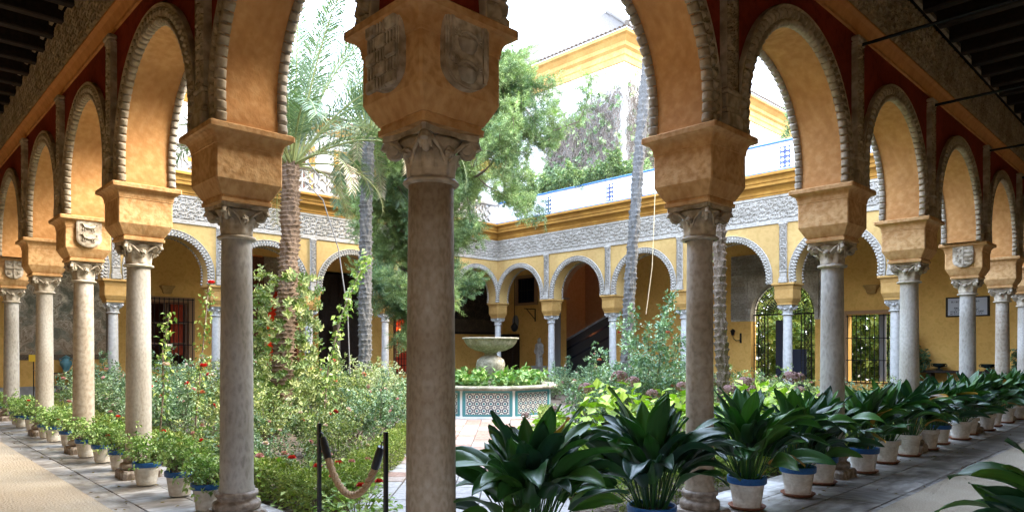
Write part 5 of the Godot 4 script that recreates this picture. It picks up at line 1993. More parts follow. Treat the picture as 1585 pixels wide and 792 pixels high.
func upper_storeys() -> void:
	# left: set back above the far left gallery
	var u := thing("upper_storey", "upper floor with ochre framed openings behind the balustrade and palms", "building", Vector3(0, 0, ZW + 0.1))
	var holes := []
	for k in 8:
		holes.append([-2.2 + 2.82 * k, 6.5, -0.7 + 2.82 * k, 9.2])
	var b := Buf.new()
	holed_wall(b, -6.0, 21.0, 6.1, 10.4, 0.4, holes)
	bpart(u, "wall", b, M.whitewash)
	for h in holes:
		var f := Buf.new()
		f.box(Vector3(h[0] - 0.12, 7.85, 0.03), Vector3(0.24, 2.7, 0.1), 0.01)
		f.box(Vector3(h[2] + 0.12, 7.85, 0.03), Vector3(0.24, 2.7, 0.1), 0.01)
		f.box(Vector3((h[0] + h[2]) * 0.5, 9.33, 0.031), Vector3(1.98, 0.26, 0.1), 0.01)
		var fo := bpart(u, "window_surround", f, M.cornice)
		var d := Buf.new()
		d.box(Vector3((h[0] + h[2]) * 0.5, 7.85, -0.3), Vector3(1.5, 2.7, 0.05))
		d.box(Vector3((h[0] + h[2]) * 0.5, 7.85, -0.27), Vector3(0.09, 2.7, 0.05))
		bpart(fo, "shutter", d, M.door_wood)
	var c := Buf.new()
	c.run([Vector2(0, 10.0), Vector2(0.08, 10.02), Vector2(0.1, 10.2), Vector2(0.22, 10.3), Vector2(0.24, 10.42), Vector2(0.4, 10.5), Vector2(0.4, 10.56), Vector2(-0.4, 10.57)], -6.0, 21.2)
	bpart(u, "eaves_cornice", c, M.cornice)
	tiled_slope(u, Vector3(-6.0, 10.55, 0.55), Vector3(1, 0, 0), Vector3(0, 0.38, -1), 27.0, 5.0, M.roof_clay)
	# right: the taller block with the hipped roof, ivy on its walls
	var h := thing("upper_storey", "tall white block with ochre eaves, tiled hip roof and ivy covered walls", "building")
	var w := Buf.new()
	w.box(Vector3(36.5, 10.2, -29.7), Vector3(30.0, 8.4, 30.0))
	bpart(h, "wall", w, M.whitewash)
	var e := Buf.new()
	var prof := [Vector2(15.0, 13.75), Vector2(15.06, 13.76), Vector2(15.06, 14.0), Vector2(15.10, 14.06), Vector2(15.10, 14.28), Vector2(15.2, 14.38), Vector2(15.2, 14.55), Vector2(15.36, 14.72), Vector2(15.5, 14.78), Vector2(15.5, 14.92), Vector2(15.0, 14.96)]
	e.loft(prof, 0.0, 0.0, Vector3(36.5, 0, -29.7))
	bpart(h, "eaves_cornice", e, M.far_impost)
	var lace := Buf.new()
	for i in 40:
		for s in 2:
			var x := 0.3 + 0.42 * i
			for q in [[0.0, 13.55, 0.34, 0.28], [0.0, 13.34, 0.18, 0.16], [0.0, 13.22, 0.08, 0.1]]:
				if s == 0:
					lace.box(Vector3(21.48, q[1], -14.7 - x), Vector3(0.05, q[3], q[2]), 0.01)
				else:
					lace.box(Vector3(21.5 + x, q[1], -14.68), Vector3(q[2], q[3], 0.05), 0.01)
	stuff(bpart(h, "plaster_lace", lace, M.stucco))
	tiled_slope(h, Vector3(20.95, 14.93, -14.15), Vector3(0, 0, -1), Vector3(1, 0.8, 0), 31.0, 5.8, M.pale_clay, true)
	tiled_slope(h, Vector3(20.95, 14.93, -14.15), Vector3(1, 0, 0), Vector3(0, 0.8, -1), 31.0, 5.8, M.pale_clay, true)
	var hip := Buf.new()
	hip.tube([Vector3(20.9, 15.02, -14.1), Vector3(25.4, 15.02 + 0.8 * 4.5, -18.6)], [0.12], 8)
	bpart(h, "hip_ridge", hip, M.pale_clay)
	# ivy: green below, bare brown stems above
	var iv := thing("ivy", "ivy and bare vine stems covering the white wall of the tall block", "ivy")
	var g := rng(61)
	var ms := sprig(62, 10, 0.3, 0.11, 0.085, 1.2)
	var xfs := []
	var cols := []
	for i in 30000:
		var left := g.randf() < 0.62
		var y := 6.6 + pow(g.randf(), 1.5) * 6.8
		var s := g.randf_range(0.0, 4.6) if left else g.randf_range(0.0, 3.4)
		var lim := (13.5 - 0.5 * absf(sin(s * 1.9)) - (0.36 * s if left else 0.35 * s))
		if y > lim:
			continue
		var green := clampf((8.7 + sin(s * 2.0) * 0.8 + (0.7 if left and s > 2.0 else -0.4) - y) / 1.6, 0.03, 1.0)
		if g.randf() > green * 1.2:
			continue
		var out := g.randf_range(0.05, 0.35 + 0.5 * green)
		var p := Vector3(21.5 - out, y, -14.7 - s) if left else Vector3(21.5 + s, y, -14.7 + out)
		xfs.append(Transform3D(Basis(Quaternion(Vector3.UP, ((Vector3(-1, 0, 0) if left else Vector3(0, 0, 1)) + rv(g, 0.9)).normalized())).scaled(Vector3.ONE * g.randf_range(0.7, 1.3)), p))
		cols.append(tone(g, Color(0.07, 0.12, 0.05), Color(0.26, 0.30, 0.16)))
	scatter(iv, "leaves", ms, M.tree_leaf, xfs, cols)
	var st := Buf.new()
	for i in 3600:
		var left := g.randf() < 0.58
		var s := g.randf_range(0.0, 4.4) if left else g.randf_range(0.0, 3.4)
		var y := g.randf_range(8.2, 13.6 - 0.5 * absf(sin(s * 1.9)) - (0.36 * s if left else 0.35 * s))
		var out := g.randf_range(0.02, 0.4)
		var pts := []
		for k in 4:
			var q := Vector3(21.5 - out, y, -14.7 - s) if left else Vector3(21.5 + s, y, -14.7 + out)
			pts.append(q)
			y -= g.randf_range(-0.05, 0.5)
			s = maxf(0.0, s + g.randf_range(-0.28, 0.28))
			out = clampf(out + g.randf_range(-0.12, 0.16), 0.02, 0.55)
		st.tube(pts, [0.014, 0.008], 3, false)
	stuff(bpart(iv, "bare_stems", st, M.vine_wood))
	# shrubs in glazed pots along the terrace edge
	var sb := rose_mesh(71, 1.25, 0.62, 14, Color(0.06, 0.10, 0.035), Color(0.22, 0.26, 0.10), 0.085, 1.1)
	var proto: Node3D = null
	var zs := [-17.6, -16.7, -15.8, -14.9, -14.0, -13.1, -12.2, -11.3, -5.0]
	for k in zs.size():
		var lb: String = "leafy terrace shrub in a glazed pot, %s from the far corner behind the parapet" % ORD[k] if k < 8 else "lone terrace shrub in a blue and yellow pot above the gate bay"
		if proto == null:
			proto = thing("terrace_shrub", lb, "potted shrub", Vector3(17.3, 6.46, zs[k]), 0.0, "potted shrubs on the terrace")
			proto.set_meta("base_name", "terrace_shrub")
			part(proto, "stems", sb.stem, M.bark, Transform3D(Basis.IDENTITY, Vector3(0, 0.7, 0)))
			stuff(part(proto, "foliage", sb.leaf, M.tree_leaf, Transform3D(Basis.IDENTITY, Vector3(0, 0.7, 0))))
			pot(proto, 0.26, 0.75, false, M.sign_yellow)
		else:
			copy(proto, lb, Vector3(17.3 + 0.25 * sin(k * 2.1), 6.46, zs[k]), k * 1.7, 0.85 + 0.3 * absf(sin(k * 1.3)))


func tiled_slope(t: Node3D, corner: Vector3, along: Vector3, up: Vector3, l: float, depth: float, mat: Material, hip := false) -> void:
	# rows of barrel tiles running up the slope; the eaves show their round ends
	var b := Buf.new()
	var d := up.normalized()
	var n := along.cross(d)
	if n.y < 0:
		n = -n
	var count := int(l / 0.24)
	var ends := Buf.new()
	for i in count:
		var at := corner + along * (0.12 + 0.24 * i)
		var dep := minf(depth, (0.24 * i + 0.15) * up.length()) if hip else depth
		var rows := []
		for q in [0.0, dep * 1.05]:
			var row := PackedVector3Array()
			for k in 7:
				var a := PI * k / 6.0
				row.append(at + d * q + along * cos(a) * -0.085 + n * (sin(a) * 0.085))
			rows.append(row)
		b.grid(rows)
		for k in 5:
			ends.tri(rows[0][0], rows[0][k + 1], rows[0][k + 2])
	var x := corner + along * l
	if hip:
		b.tri(corner - n * 0.02, x - n * 0.02, x + d * depth - n * 0.02)
		b.tri(corner - n * 0.02, x + d * depth - n * 0.02, corner + (along * depth / up.length() * 1.0 + d * depth) - n * 0.02)
	else:
		b.quad(corner - n * 0.02, x - n * 0.02, x + d * depth - n * 0.02, corner + d * depth - n * 0.02)
	var ro := stuff(bpart(t, "roof_tiles", b, mat))
	stuff(bpart(ro, "tile_ends", ends, M.roof_clay))


# ---------- the fountain
func fountain() -> void:
	var at := Vector3(8.3, 0, -8.65)
	var f := thing("fountain", "tiled octagonal fountain with a stone bowl on a vase shaped stem", "fountain", at, 0.785 - PI / 8.0)
	var ap := 1.42
	var side := 2.0 * ap * tan(PI / 8.0)
	var core := Buf.new()
	core.lathe([Vector2(1.50, -0.05), Vector2(1.50, 0.02), Vector2(1.475, 0.06), Vector2(1.475, 0.60)], 8)
	bpart(f, "basin_wall", core, M.whitewash, Transform3D(Basis.IDENTITY, Vector3.ZERO))
	var rim := Buf.new()
	rim.lathe([Vector2(1.30, 0.56), Vector2(1.62, 0.60), Vector2(1.66, 0.62), Vector2(1.66, 0.66), Vector2(1.62, 0.68), Vector2(1.30, 0.68), Vector2(1.27, 0.66), Vector2(1.27, 0.3)], 8)
	bpart(f, "stone_rim", rim, M.fountain_stone)
	var soil := Buf.new()
	soil.lathe([Vector2(1.29, 0.5), Vector2(0.0, 0.55)], 8)
	bpart(f, "soil", soil, M.potting_soil)
	var tile := Buf.new()
	var ts := 0.148
	tile.quad(Vector3(-ts / 2, -ts / 2, 0.008), Vector3(ts / 2, -ts / 2, 0.008), Vector3(ts / 2, ts / 2, 0.008), Vector3(-ts / 2, ts / 2, 0.008), [Vector2(0, 1), Vector2(1, 1), Vector2(1, 0), Vector2(0, 0)])
	for k in 4:
		tile.t = Transform3D(Basis(Vector3.BACK, PI / 2 * k), Vector3.ZERO)
		tile.quad(Vector3(-ts / 2, -ts / 2, -0.004), Vector3(ts / 2, -ts / 2, -0.004), Vector3(ts / 2, -ts / 2, 0.008), Vector3(-ts / 2, -ts / 2, 0.008))
	var tm := tile.mesh()
	var edge := Buf.new()
	edge.box(Vector3.ZERO, Vector3(0.07, 0.5, 0.02), 0.004)
	var em := edge.mesh()
	var band := Buf.new()
	band.box(Vector3.ZERO, Vector3(1.06, 0.05, 0.02), 0.004)
	var bm := band.mesh()
	for k in 8:
		# facets of the lathed octagon look out at half steps
		var xf := Transform3D(Basis(Vector3.UP, PI / 8 + PI / 4 * k + PI / 2), Vector3.ZERO)
		var r := 1.475 * cos(PI / 8)
		for i in 6:
			for j in 3:
				part(f, "azulejo_tile", tm, M.azulejo, xf * Transform3D(Basis.IDENTITY, Vector3(-0.375 + 0.15 * i, 0.16 + 0.15 * j, r + 0.005)))
		for s in [-0.5, 0.5]:
			part(f, "tile_border", em, M.tile_teal, xf * Transform3D(Basis.IDENTITY, Vector3(s, 0.31, r + 0.004)))
		for y in [0.06, 0.565]:
			part(f, "tile_band", bm, M.tile_teal, xf * Transform3D(Basis.IDENTITY, Vector3(0, y, r + 0.003)))
	var st := Buf.new()
	st.lathe([Vector2(0.30, 0.5), Vector2(0.30, 0.66), Vector2(0.22, 0.70), Vector2(0.20, 0.76), Vector2(0.24, 0.84), Vector2(0.33, 0.98), Vector2(0.36, 1.12), Vector2(0.33, 1.22), Vector2(0.24, 1.29), Vector2(0.16, 1.33), Vector2(0.15, 1.37), Vector2(0.2, 1.41)], 8)
	bpart(f, "stem", st, M.fountain_stone)
	var bw := Buf.new()
	var prof := [Vector2(0.18, 1.40), Vector2(0.36, 1.44), Vector2(0.52, 1.52), Vector2(0.60, 1.62), Vector2(0.625, 1.69), Vector2(0.655, 1.70), Vector2(0.655, 1.735), Vector2(0.61, 1.74), Vector2(0.55, 1.68), Vector2(0.3, 1.62), Vector2(0.0, 1.6)]
	var rows := []
	for i in prof.size():
		var row := PackedVector3Array()
		for s in 97:
			var a := TAU * s / 96.0
			var r: float = prof[i].x
			if i >= 1 and i <= 4:
				r *= 1.0 - 0.035 * absf(sin(a * 12.0))
			row.append(Vector3(r * cos(a), prof[i].y, -r * sin(a)))
		rows.append(row)
	bw.grid(rows, true)
	bpart(f, "bowl", bw, M.fountain_stone)
	var wt := Buf.new()
	wt.lathe([Vector2(0.57, 1.715), Vector2(0.0, 1.716)], 32)
	var wm := plain("water", Color(0.9, 0.95, 0.95, 0.25), 0.05)
	wm.transparency = BaseMaterial3D.TRANSPARENCY_ALPHA
	bpart(f, "water", wt, wm)
	# plants crowded in the basin
	var pl := thing("basin_plants", "bright green leafy plants crowding the fountain basin under the bowl", "plants", at)
	pl.set_meta("kind", "stuff")
	var g := rng(91)
	var b := Buf.new()
	for i in 190:
		var a := g.randf() * TAU
		var r := 0.42 + 0.78 * sqrt(g.randf())
		var p := Vector3(cos(a) * r, 0.52, sin(a) * r)
		var h := g.randf_range(0.22, 0.5) * (1.15 - 0.25 * r)
		var o := Vector3(cos(a), 0, sin(a))
		b.col = tone(g, Color(0.16, 0.24, 0.06), Color(0.30, 0.38, 0.12))
		var top := p + Vector3.UP * h + rv(g, 0.06) + o * 0.06
		b.tube([p, (p + top) * 0.5 + rv(g, 0.02), top], [0.009, 0.005], 4, false)
		for k in 9:
			b.col = tone(g, Color(0.08, 0.17, 0.045), Color(0.34, 0.42, 0.16))
			var d := (rv(g) + o * 0.4).normalized()
			b.leaf(top + Vector3.UP * g.randf_range(-0.12, 0.03), d, (Vector3.UP + rv(g, 0.5)).normalized(), g.randf_range(0.12, 0.2), g.randf_range(0.07, 0.11), 0.15)
	stuff(bpart(pl, "foliage", b, M.soft_leaf))


# ---------- pots along the arcades and the rope barrier
func pots_and_rope() -> void:
	var ax := [0.68, 1.98, 3.6, 4.5, 5.3, 6.35, 7.3, 8.15, 9.0, 9.8, 10.65, 11.5, 12.4, 13.3, 14.2, 15.2]
	for i in ax.size():
		var lb := "%s potted aspidistra from the corner column along the near right arcade" % ORD[i]
		if i == 0: lb = "large aspidistra nearest the corner column, its leaves filling the view beside it"
		if i == 1: lb = "large aspidistra with broad spread leaves just before the first right hand column"
		if i == 2: lb = "upright aspidistra in a blue rimmed white pot just past the first right hand column"
		aspidistra(lb, Vector3(ax[i], 0.006, 0.14 + 0.05 * sin(i * 2.7)), 200 + i, 78 if i < 4 else 62, [1.02, 1.04, 0.98, 0.94, 0.96, 0.92, 0.98, 0.95, 0.9, 0.95, 0.92, 0.97, 0.93, 0.96, 0.94, 0.95][i])
	aspidistra("dark aspidistra standing by the outer wall of the right gallery, near the viewer", Vector3(1.88, 0.03, 2.78), 251, 50, 1.0)
	# geraniums in blue rimmed pots along the left arcade
	var gz := [-3.3, -4.12, -4.95, -6.2, -6.95, -7.6, -9.0, -9.75, -10.35, -11.85, -12.5, -13.15, -15.2, -15.9]
	var protos := []
	for k in 3:
		var p := thing("potted_geranium", "", "potted plant", Vector3.ZERO, 0.0, "potted geraniums along the left arcade")
		p.set_meta("base_name", "potted_geranium")
		pot(p, 0.145, 0.26, false, M.pot_blue)
		var r := rose_mesh(300 + k, [0.27, 0.36, 0.31][k], [0.18, 0.24, 0.21][k], 10, Color(0.10, 0.17, 0.045), Color(0.32, 0.40, 0.15), 0.052, 0.75)
		part(p, "stems", r.stem, M.bark, Transform3D(Basis.IDENTITY, Vector3(0, 0.22, 0)))
		stuff(part(p, "foliage", r.leaf, M.soft_leaf, Transform3D(Basis.IDENTITY, Vector3(0, 0.22, 0))))
		if not cache.has("redflower"):
			cache["redflower"] = flower_mesh(5, 0.05, 3, Color(0.62, 0.02, 0.02), Color(0.75, 0.08, 0.06))
		if k == 1:
			for q in 3:
				part(p, "flower", cache["redflower"], M.petal, Transform3D(Basis.IDENTITY, r.tips[q * 3] + Vector3(0, 0.24, 0)))
		protos.append(p)
	for i in gz.size():
		var lb := "%s potted geranium from the viewer along the near left arcade" % ORD[i]
		if i == 0: lb = "blue rimmed geranium pot standing just past the first left hand column"
		var at := Vector3(-0.06 + 0.04 * sin(i * 2.3), 0.006, gz[i])
		if i < 3:
			protos[i].transform = Transform3D(Basis(Vector3.UP, i * 1.1), at)
			protos[i].set_meta("label", lb)
		else:
			copy(protos[(i * 2 + 1) % 3], lb, at, i * 1.9, 0.95 + 0.12 * sin(i * 3.1))
	# rope barrier across the first opening on the left
	var posts := [Vector3(0.27, 0.0, -1.82), Vector3(0.32, 0.0, -0.95)]
	for k in 2:
		var t := thing("barrier_post", ["slim black barrier post holding the far end of the thick rope", "slim black barrier post holding the near end of the thick rope, by the corner column"][k], "post", posts[k], 0.0, "posts of the rope barrier")
		var b := Buf.new()
		b.bar(Vector3(0, 0.0, 0), Vector3(0, 0.90, 0), 0.026)
		bpart(t, "pole", b, M.black_paint)
		var q := Buf.new()
		q.lathe([Vector2(0, 0.0), Vector2(0.13, 0.0), Vector2(0.13, 0.012), Vector2(0.12, 0.018), Vector2(0.0, 0.02)], 24)
		bpart(t, "foot_plate", q, M.black_paint)
		var rg := Buf.new()
		var lp := []
		for e in 11:
			lp.append(Vector3(0.0, 0.80 + 0.028 * sin(TAU * e / 10.0), (0.03 if k == 1 else -0.03) * -1.0 + 0.028 * cos(TAU * e / 10.0)))
		rg.tube(lp, [0.006], 5, false)
		bpart(t, "ring", rg, M.steel)
	var r := thing("barrier_rope", "thick twisted tan rope with black end caps hanging between the two black posts", "rope")
	var pa: Vector3 = posts[0] + Vector3(0.0, 0.79, 0.06)
	var pb: Vector3 = posts[1] + Vector3(0.0, 0.79, -0.06)
	var mid := []
	for i in 41:
		var f := i / 40.0
		var x := f * 2.0 - 1.0
		mid.append(pa.lerp(pb, f) + Vector3.DOWN * 0.40 * (1.0 - (cosh(1.5 * x) - 1.0) / (cosh(1.5) - 1.0)))
	for s in 3:
		var strand := []
		for i in range(3, 38):
			for h in 3:
				var q := i + h / 3.0
				var c: Vector3 = mid[i].lerp(mid[mini(i + 1, 40)], h / 3.0)
				var d: Vector3 = (mid[mini(i + 1, 40)] - mid[i - 1]).normalized()
				var sx := d.cross(Vector3.RIGHT).normalized()
				var a := q * 1.05 + TAU * s / 3.0
				strand.append(c + (Vector3.RIGHT * cos(a) + sx * sin(a)) * 0.0135)
		var sb := Buf.new()
		sb.tube(strand, [0.0155], 7)
		bpart(r, "strand", sb, M.rope)
	for e in 2:
		var cb := Buf.new()
		var seg := mid.slice(0, 5) if e == 0 else mid.slice(36, 41)
		cb.tube(seg, [0.024, 0.03, 0.031, 0.031, 0.03] if e == 0 else [0.03, 0.031, 0.031, 0.03, 0.024], 10)
		bpart(r, "end_cap", cb, M.black_paint)


# ---------- palms and the big tree
func palms_and_tree() -> void:
	var ca := Color(0.09, 0.15, 0.08)
	var cb := Color(0.28, 0.36, 0.22)
	var fr := []
	for k in 5:
		fr.append(palm_frond(400 + k, [3.6, 3.4, 3.2, 3.0, 3.3][k], [0.5, 0.9, 1.3, 1.8, 2.3][k], 84, 0.5, ca, cb))
	var dry := palm_frond(420, 2.6, 2.0, 40, 0.4, Color(0.36, 0.28, 0.17), Color(0.52, 0.44, 0.3))
	fr.append(dry)
	var g := rng(41)
	# first palm, rough trunk wrapped in creeper
	var t := thing("palm_tree", "palm with rough shaggy brown trunk and upright fronds, nearer of the two on the left", "palm tree", Vector3(3.5, 0, -9.05))
	part(t, "trunk", palm_trunk([Vector3(-0.25, -0.1, 0.2), Vector3(-0.12, 1.5, 0.1), Vector3(0.05, 3.2, 0.0), Vector3(0.08, 5.0, 0)], 0.19, 0.14, 0.085, 0.055, 3), M.palm_bark)
	var list := []
	for k in 34:
		var f := k / 33.0
		list.append([k * 2.4 + g.randf() * 0.3, 0.12 + 1.0 * pow(f, 1.6) + g.randf() * 0.1, clampi(int(f * 4.2), 0, 4), g.randf_range(0.85, 1.1)])
	for k in 7:
		list.append([k * 0.9 + 0.4, 1.25 + 0.2 * g.randf(), 5, 0.8])
	ring_of_fronds(t, Vector3(0.08, 4.95, 0), fr, list)
	var hose := Buf.new()
	hose.tube([Vector3(0.32, 5.0, 0.2), Vector3(0.5, 4.75, 0.3), Vector3(0.42, 4.5, 0.35), Vector3(0.2, 4.6, 0.3), Vector3(0.55, 4.3, 0.35), Vector3(0.85, 3.4, 0.4), Vector3(1.05, 2.2, 0.4), Vector3(1.1, 1.0, 0.4)], [0.012], 5)
	tag(bpart(self, "garden_cable", hose, M.lead), "grey cable looping down from the top of the shaggy palm trunk", "cable").position = Vector3(3.5, 0, -9.05)
	var cr := thing("creeper", "leafy creeper climbing the foot of the shaggy palm trunk", "creeper", Vector3(3.35, 0, -8.95))
	var xfs := []
	var cols := []
	var ms := sprig(46, 8, 0.18, 0.09, 0.07, 1.3)
	for i in 520:
		var a := g.randf() * TAU
		var y := pow(g.randf(), 1.4) * 2.9
		var o := Vector3(cos(a), 0, sin(a))
		xfs.append(Transform3D(Basis(Quaternion(Vector3.UP, (o + rv(g, 0.7)).normalized())).scaled(Vector3.ONE * g.randf_range(0.7, 1.2)), o * g.randf_range(0.3, 0.45 + 0.25 / (0.6 + y)) + Vector3(0.05 * y, y, 0)))
		cols.append(tone(g, Color(0.10, 0.15, 0.045), Color(0.34, 0.36, 0.15)))
	scatter(cr, "foliage", ms, M.soft_leaf, xfs, cols)
	# second palm, grey ringed trunk
	var t2 := thing("palm_tree", "palm with pale grey scaly trunk and drooping fronds, behind the rope barrier roses", "palm tree", Vector3(6.25, 0, -10.75))
	part(t2, "trunk", palm_trunk([Vector3(0.0, -0.1, 0), Vector3(0.0, 2.5, 0.0), Vector3(0.02, 4.5, 0.0), Vector3(0.1, 6.5, 0)], 0.145, 0.125, 0.12, 0.035, 7), M.grey_bark)
	list = []
	for k in 34:
		var f := k / 33.0
		list.append([k * 2.4 + g.randf() * 0.3, 0.1 + 1.3 * pow(f, 1.3) + g.randf() * 0.1, clampi(int(f * 4.6), 0, 4), g.randf_range(0.75, 0.95)])
	for k in 8:
		list.append([k * 0.8, 1.5 + 0.25 * g.randf(), 5, 0.75])
	ring_of_fronds(t2, Vector3(0.1, 6.45, 0), fr, list)
	# third palm, leaning grey trunk in the right bed
	var t3 := thing("palm_tree", "tall palm with leaning pale grey trunk in front of the far right arcade", "palm tree", Vector3(9.5, 0, -5.45))
	part(t3, "trunk", palm_trunk([Vector3(-0.2, -0.1, -0.16), Vector3(-0.07, 3.0, -0.06), Vector3(0.10, 6.0, 0.08), Vector3(0.35, 9.5, 0.3), Vector3(0.5, 11.5, 0.45)], 0.112, 0.092, 0.11, 0.026, 11), M.grey_bark)
	list = []
	for k in 26:
		var f := k / 25.0
		list.append([k * 2.4, 0.1 + 1.1 * pow(f, 1.5), clampi(int(f * 3.6), 0, 3), 0.8])
	ring_of_fronds(t3, Vector3(0.5, 11.45, 0.45), fr, list)
	var cord := Buf.new()
	cord.tube([Vector3(9.62, 8.0, -5.1), Vector3(9.75, 5.0, -5.1), Vector3(9.7, 3.2, -5.15), Vector3(9.55, 2.2, -5.2)], [0.007], 5)
	tag(bpart(self, "garden_cable", cord, M.pale_stone), "pale cord hanging down beside the leaning palm trunk", "cord")
	# slim dark palm trunk behind the first right hand column
	var t4 := thing("palm_tree", "slim dark rough palm trunk just right of the first right hand column", "palm tree", Vector3(7.62, 0, -2.42))
	part(t4, "trunk", palm_trunk([Vector3(0.08, -0.1, 0.05), Vector3(0.0, 2.0, 0.0), Vector3(-0.06, 5.0, 0.0), Vector3(-0.1, 9.8, 0)], 0.085, 0.075, 0.12, 0.03, 15), M.bark)
	list = []
	for k in 16:
		var f := k / 15.0
		list.append([k * 2.4, 0.1 + 0.9 * f, clampi(int(f * 3.0), 0, 3), 0.6])
	ring_of_fronds(t4, Vector3(-0.1, 9.75, 0), fr, list)
	big_tree(Vector3(9.86, 0, -12.6))


func limb(b: Buf, tips: Array, g: RandomNumberGenerator, p: Vector3, d: Vector3, l: float, r: float, depth: int) -> void:
	var pts := [p]
	var rad := [r]
	var q := p
	var dd := d
	for i in 4:
		dd = (dd + rv(g, 0.22) + Vector3.UP * 0.05).normalized()
		q += dd * l / 4
		pts.append(q)
		rad.append(lerpf(r, r * 0.55, (i + 1) / 4.0))
		if depth <= 1:
			tips.append([q, dd])
	b.tube(pts, rad, 6 if depth > 1 else 4, false)
	if depth == 0:
		return
	for k in 3 if depth > 1 else 4:
		var at: Vector3 = pts[2 + k % 3]
		var nd := (dd * 0.55 + rv(g, 0.95)).normalized()
		limb(b, tips, g, at, nd, l * g.randf_range(0.55, 0.75), r * 0.5, depth - 1)


func big_tree(at: Vector3) -> void:
	var t := thing("tree", "tall feathery green tree rising behind the corner column and fountain", "tree", at)
	var g := rng(500)
	var b := Buf.new()
	var tips := []
	b.tube([Vector3(0, -0.2, 0), Vector3(0.05, 1.5, 0), Vector3(0.0, 3.2, 0.05), Vector3(-0.05, 5.5, 0), Vector3(0, 7.6, 0), Vector3(0.05, 9.2, 0)], [0.2, 0.17, 0.15, 0.12, 0.08, 0.03], 10)
	# longer limbs towards the open garden side, low ones only on the other side
	var open_side := Vector3(0.72, 0, 0.69)
	for k in 46:
		var f := k / 45.0
		var y := 2.6 + 6.4 * f
		var a := k * 2.4 + g.randf() * 0.5
		var o := Vector3(cos(a), 0.0, -sin(a))
		var side := o.dot(open_side)
		if f < 0.42 and side > 0.25:
			continue
		var l := lerpf(1.7, 1.0, f * f) * g.randf_range(0.8, 1.2) * (1.0 + 1.35 * maxf(side, 0.0) * (1.0 - f * 0.55))
		limb(b, tips, g, Vector3(0, y, 0), (o + Vector3.UP * lerpf(0.0, 0.7, f)).normalized(), l, 0.06, 2)
	# the top splits into upright plumes
	for k in 7:
		var a := k * 0.9
		limb(b, tips, g, Vector3(0, 8.0, 0), (Vector3(cos(a) * 0.35, 1, sin(a) * 0.35)).normalized(), 1.5, 0.04, 2)
	bpart(t, "trunk", b, M.bark)
	var ms := sprig(501, 24, 0.30, 0.10, 0.02, 0.8)
	var xfs := []
	var cols := []
	for tp in tips:
		var p: Vector3 = tp[0]
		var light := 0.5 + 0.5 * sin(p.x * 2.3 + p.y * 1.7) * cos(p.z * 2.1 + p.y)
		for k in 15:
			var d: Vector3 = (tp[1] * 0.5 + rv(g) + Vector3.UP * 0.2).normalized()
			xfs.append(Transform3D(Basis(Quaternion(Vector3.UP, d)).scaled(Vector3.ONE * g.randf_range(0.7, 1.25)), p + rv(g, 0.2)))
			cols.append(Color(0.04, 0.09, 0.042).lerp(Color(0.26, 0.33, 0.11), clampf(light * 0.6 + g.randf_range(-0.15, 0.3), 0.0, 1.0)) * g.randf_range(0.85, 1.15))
	scatter(t, "crown", ms, M.tree_leaf, xfs, cols)


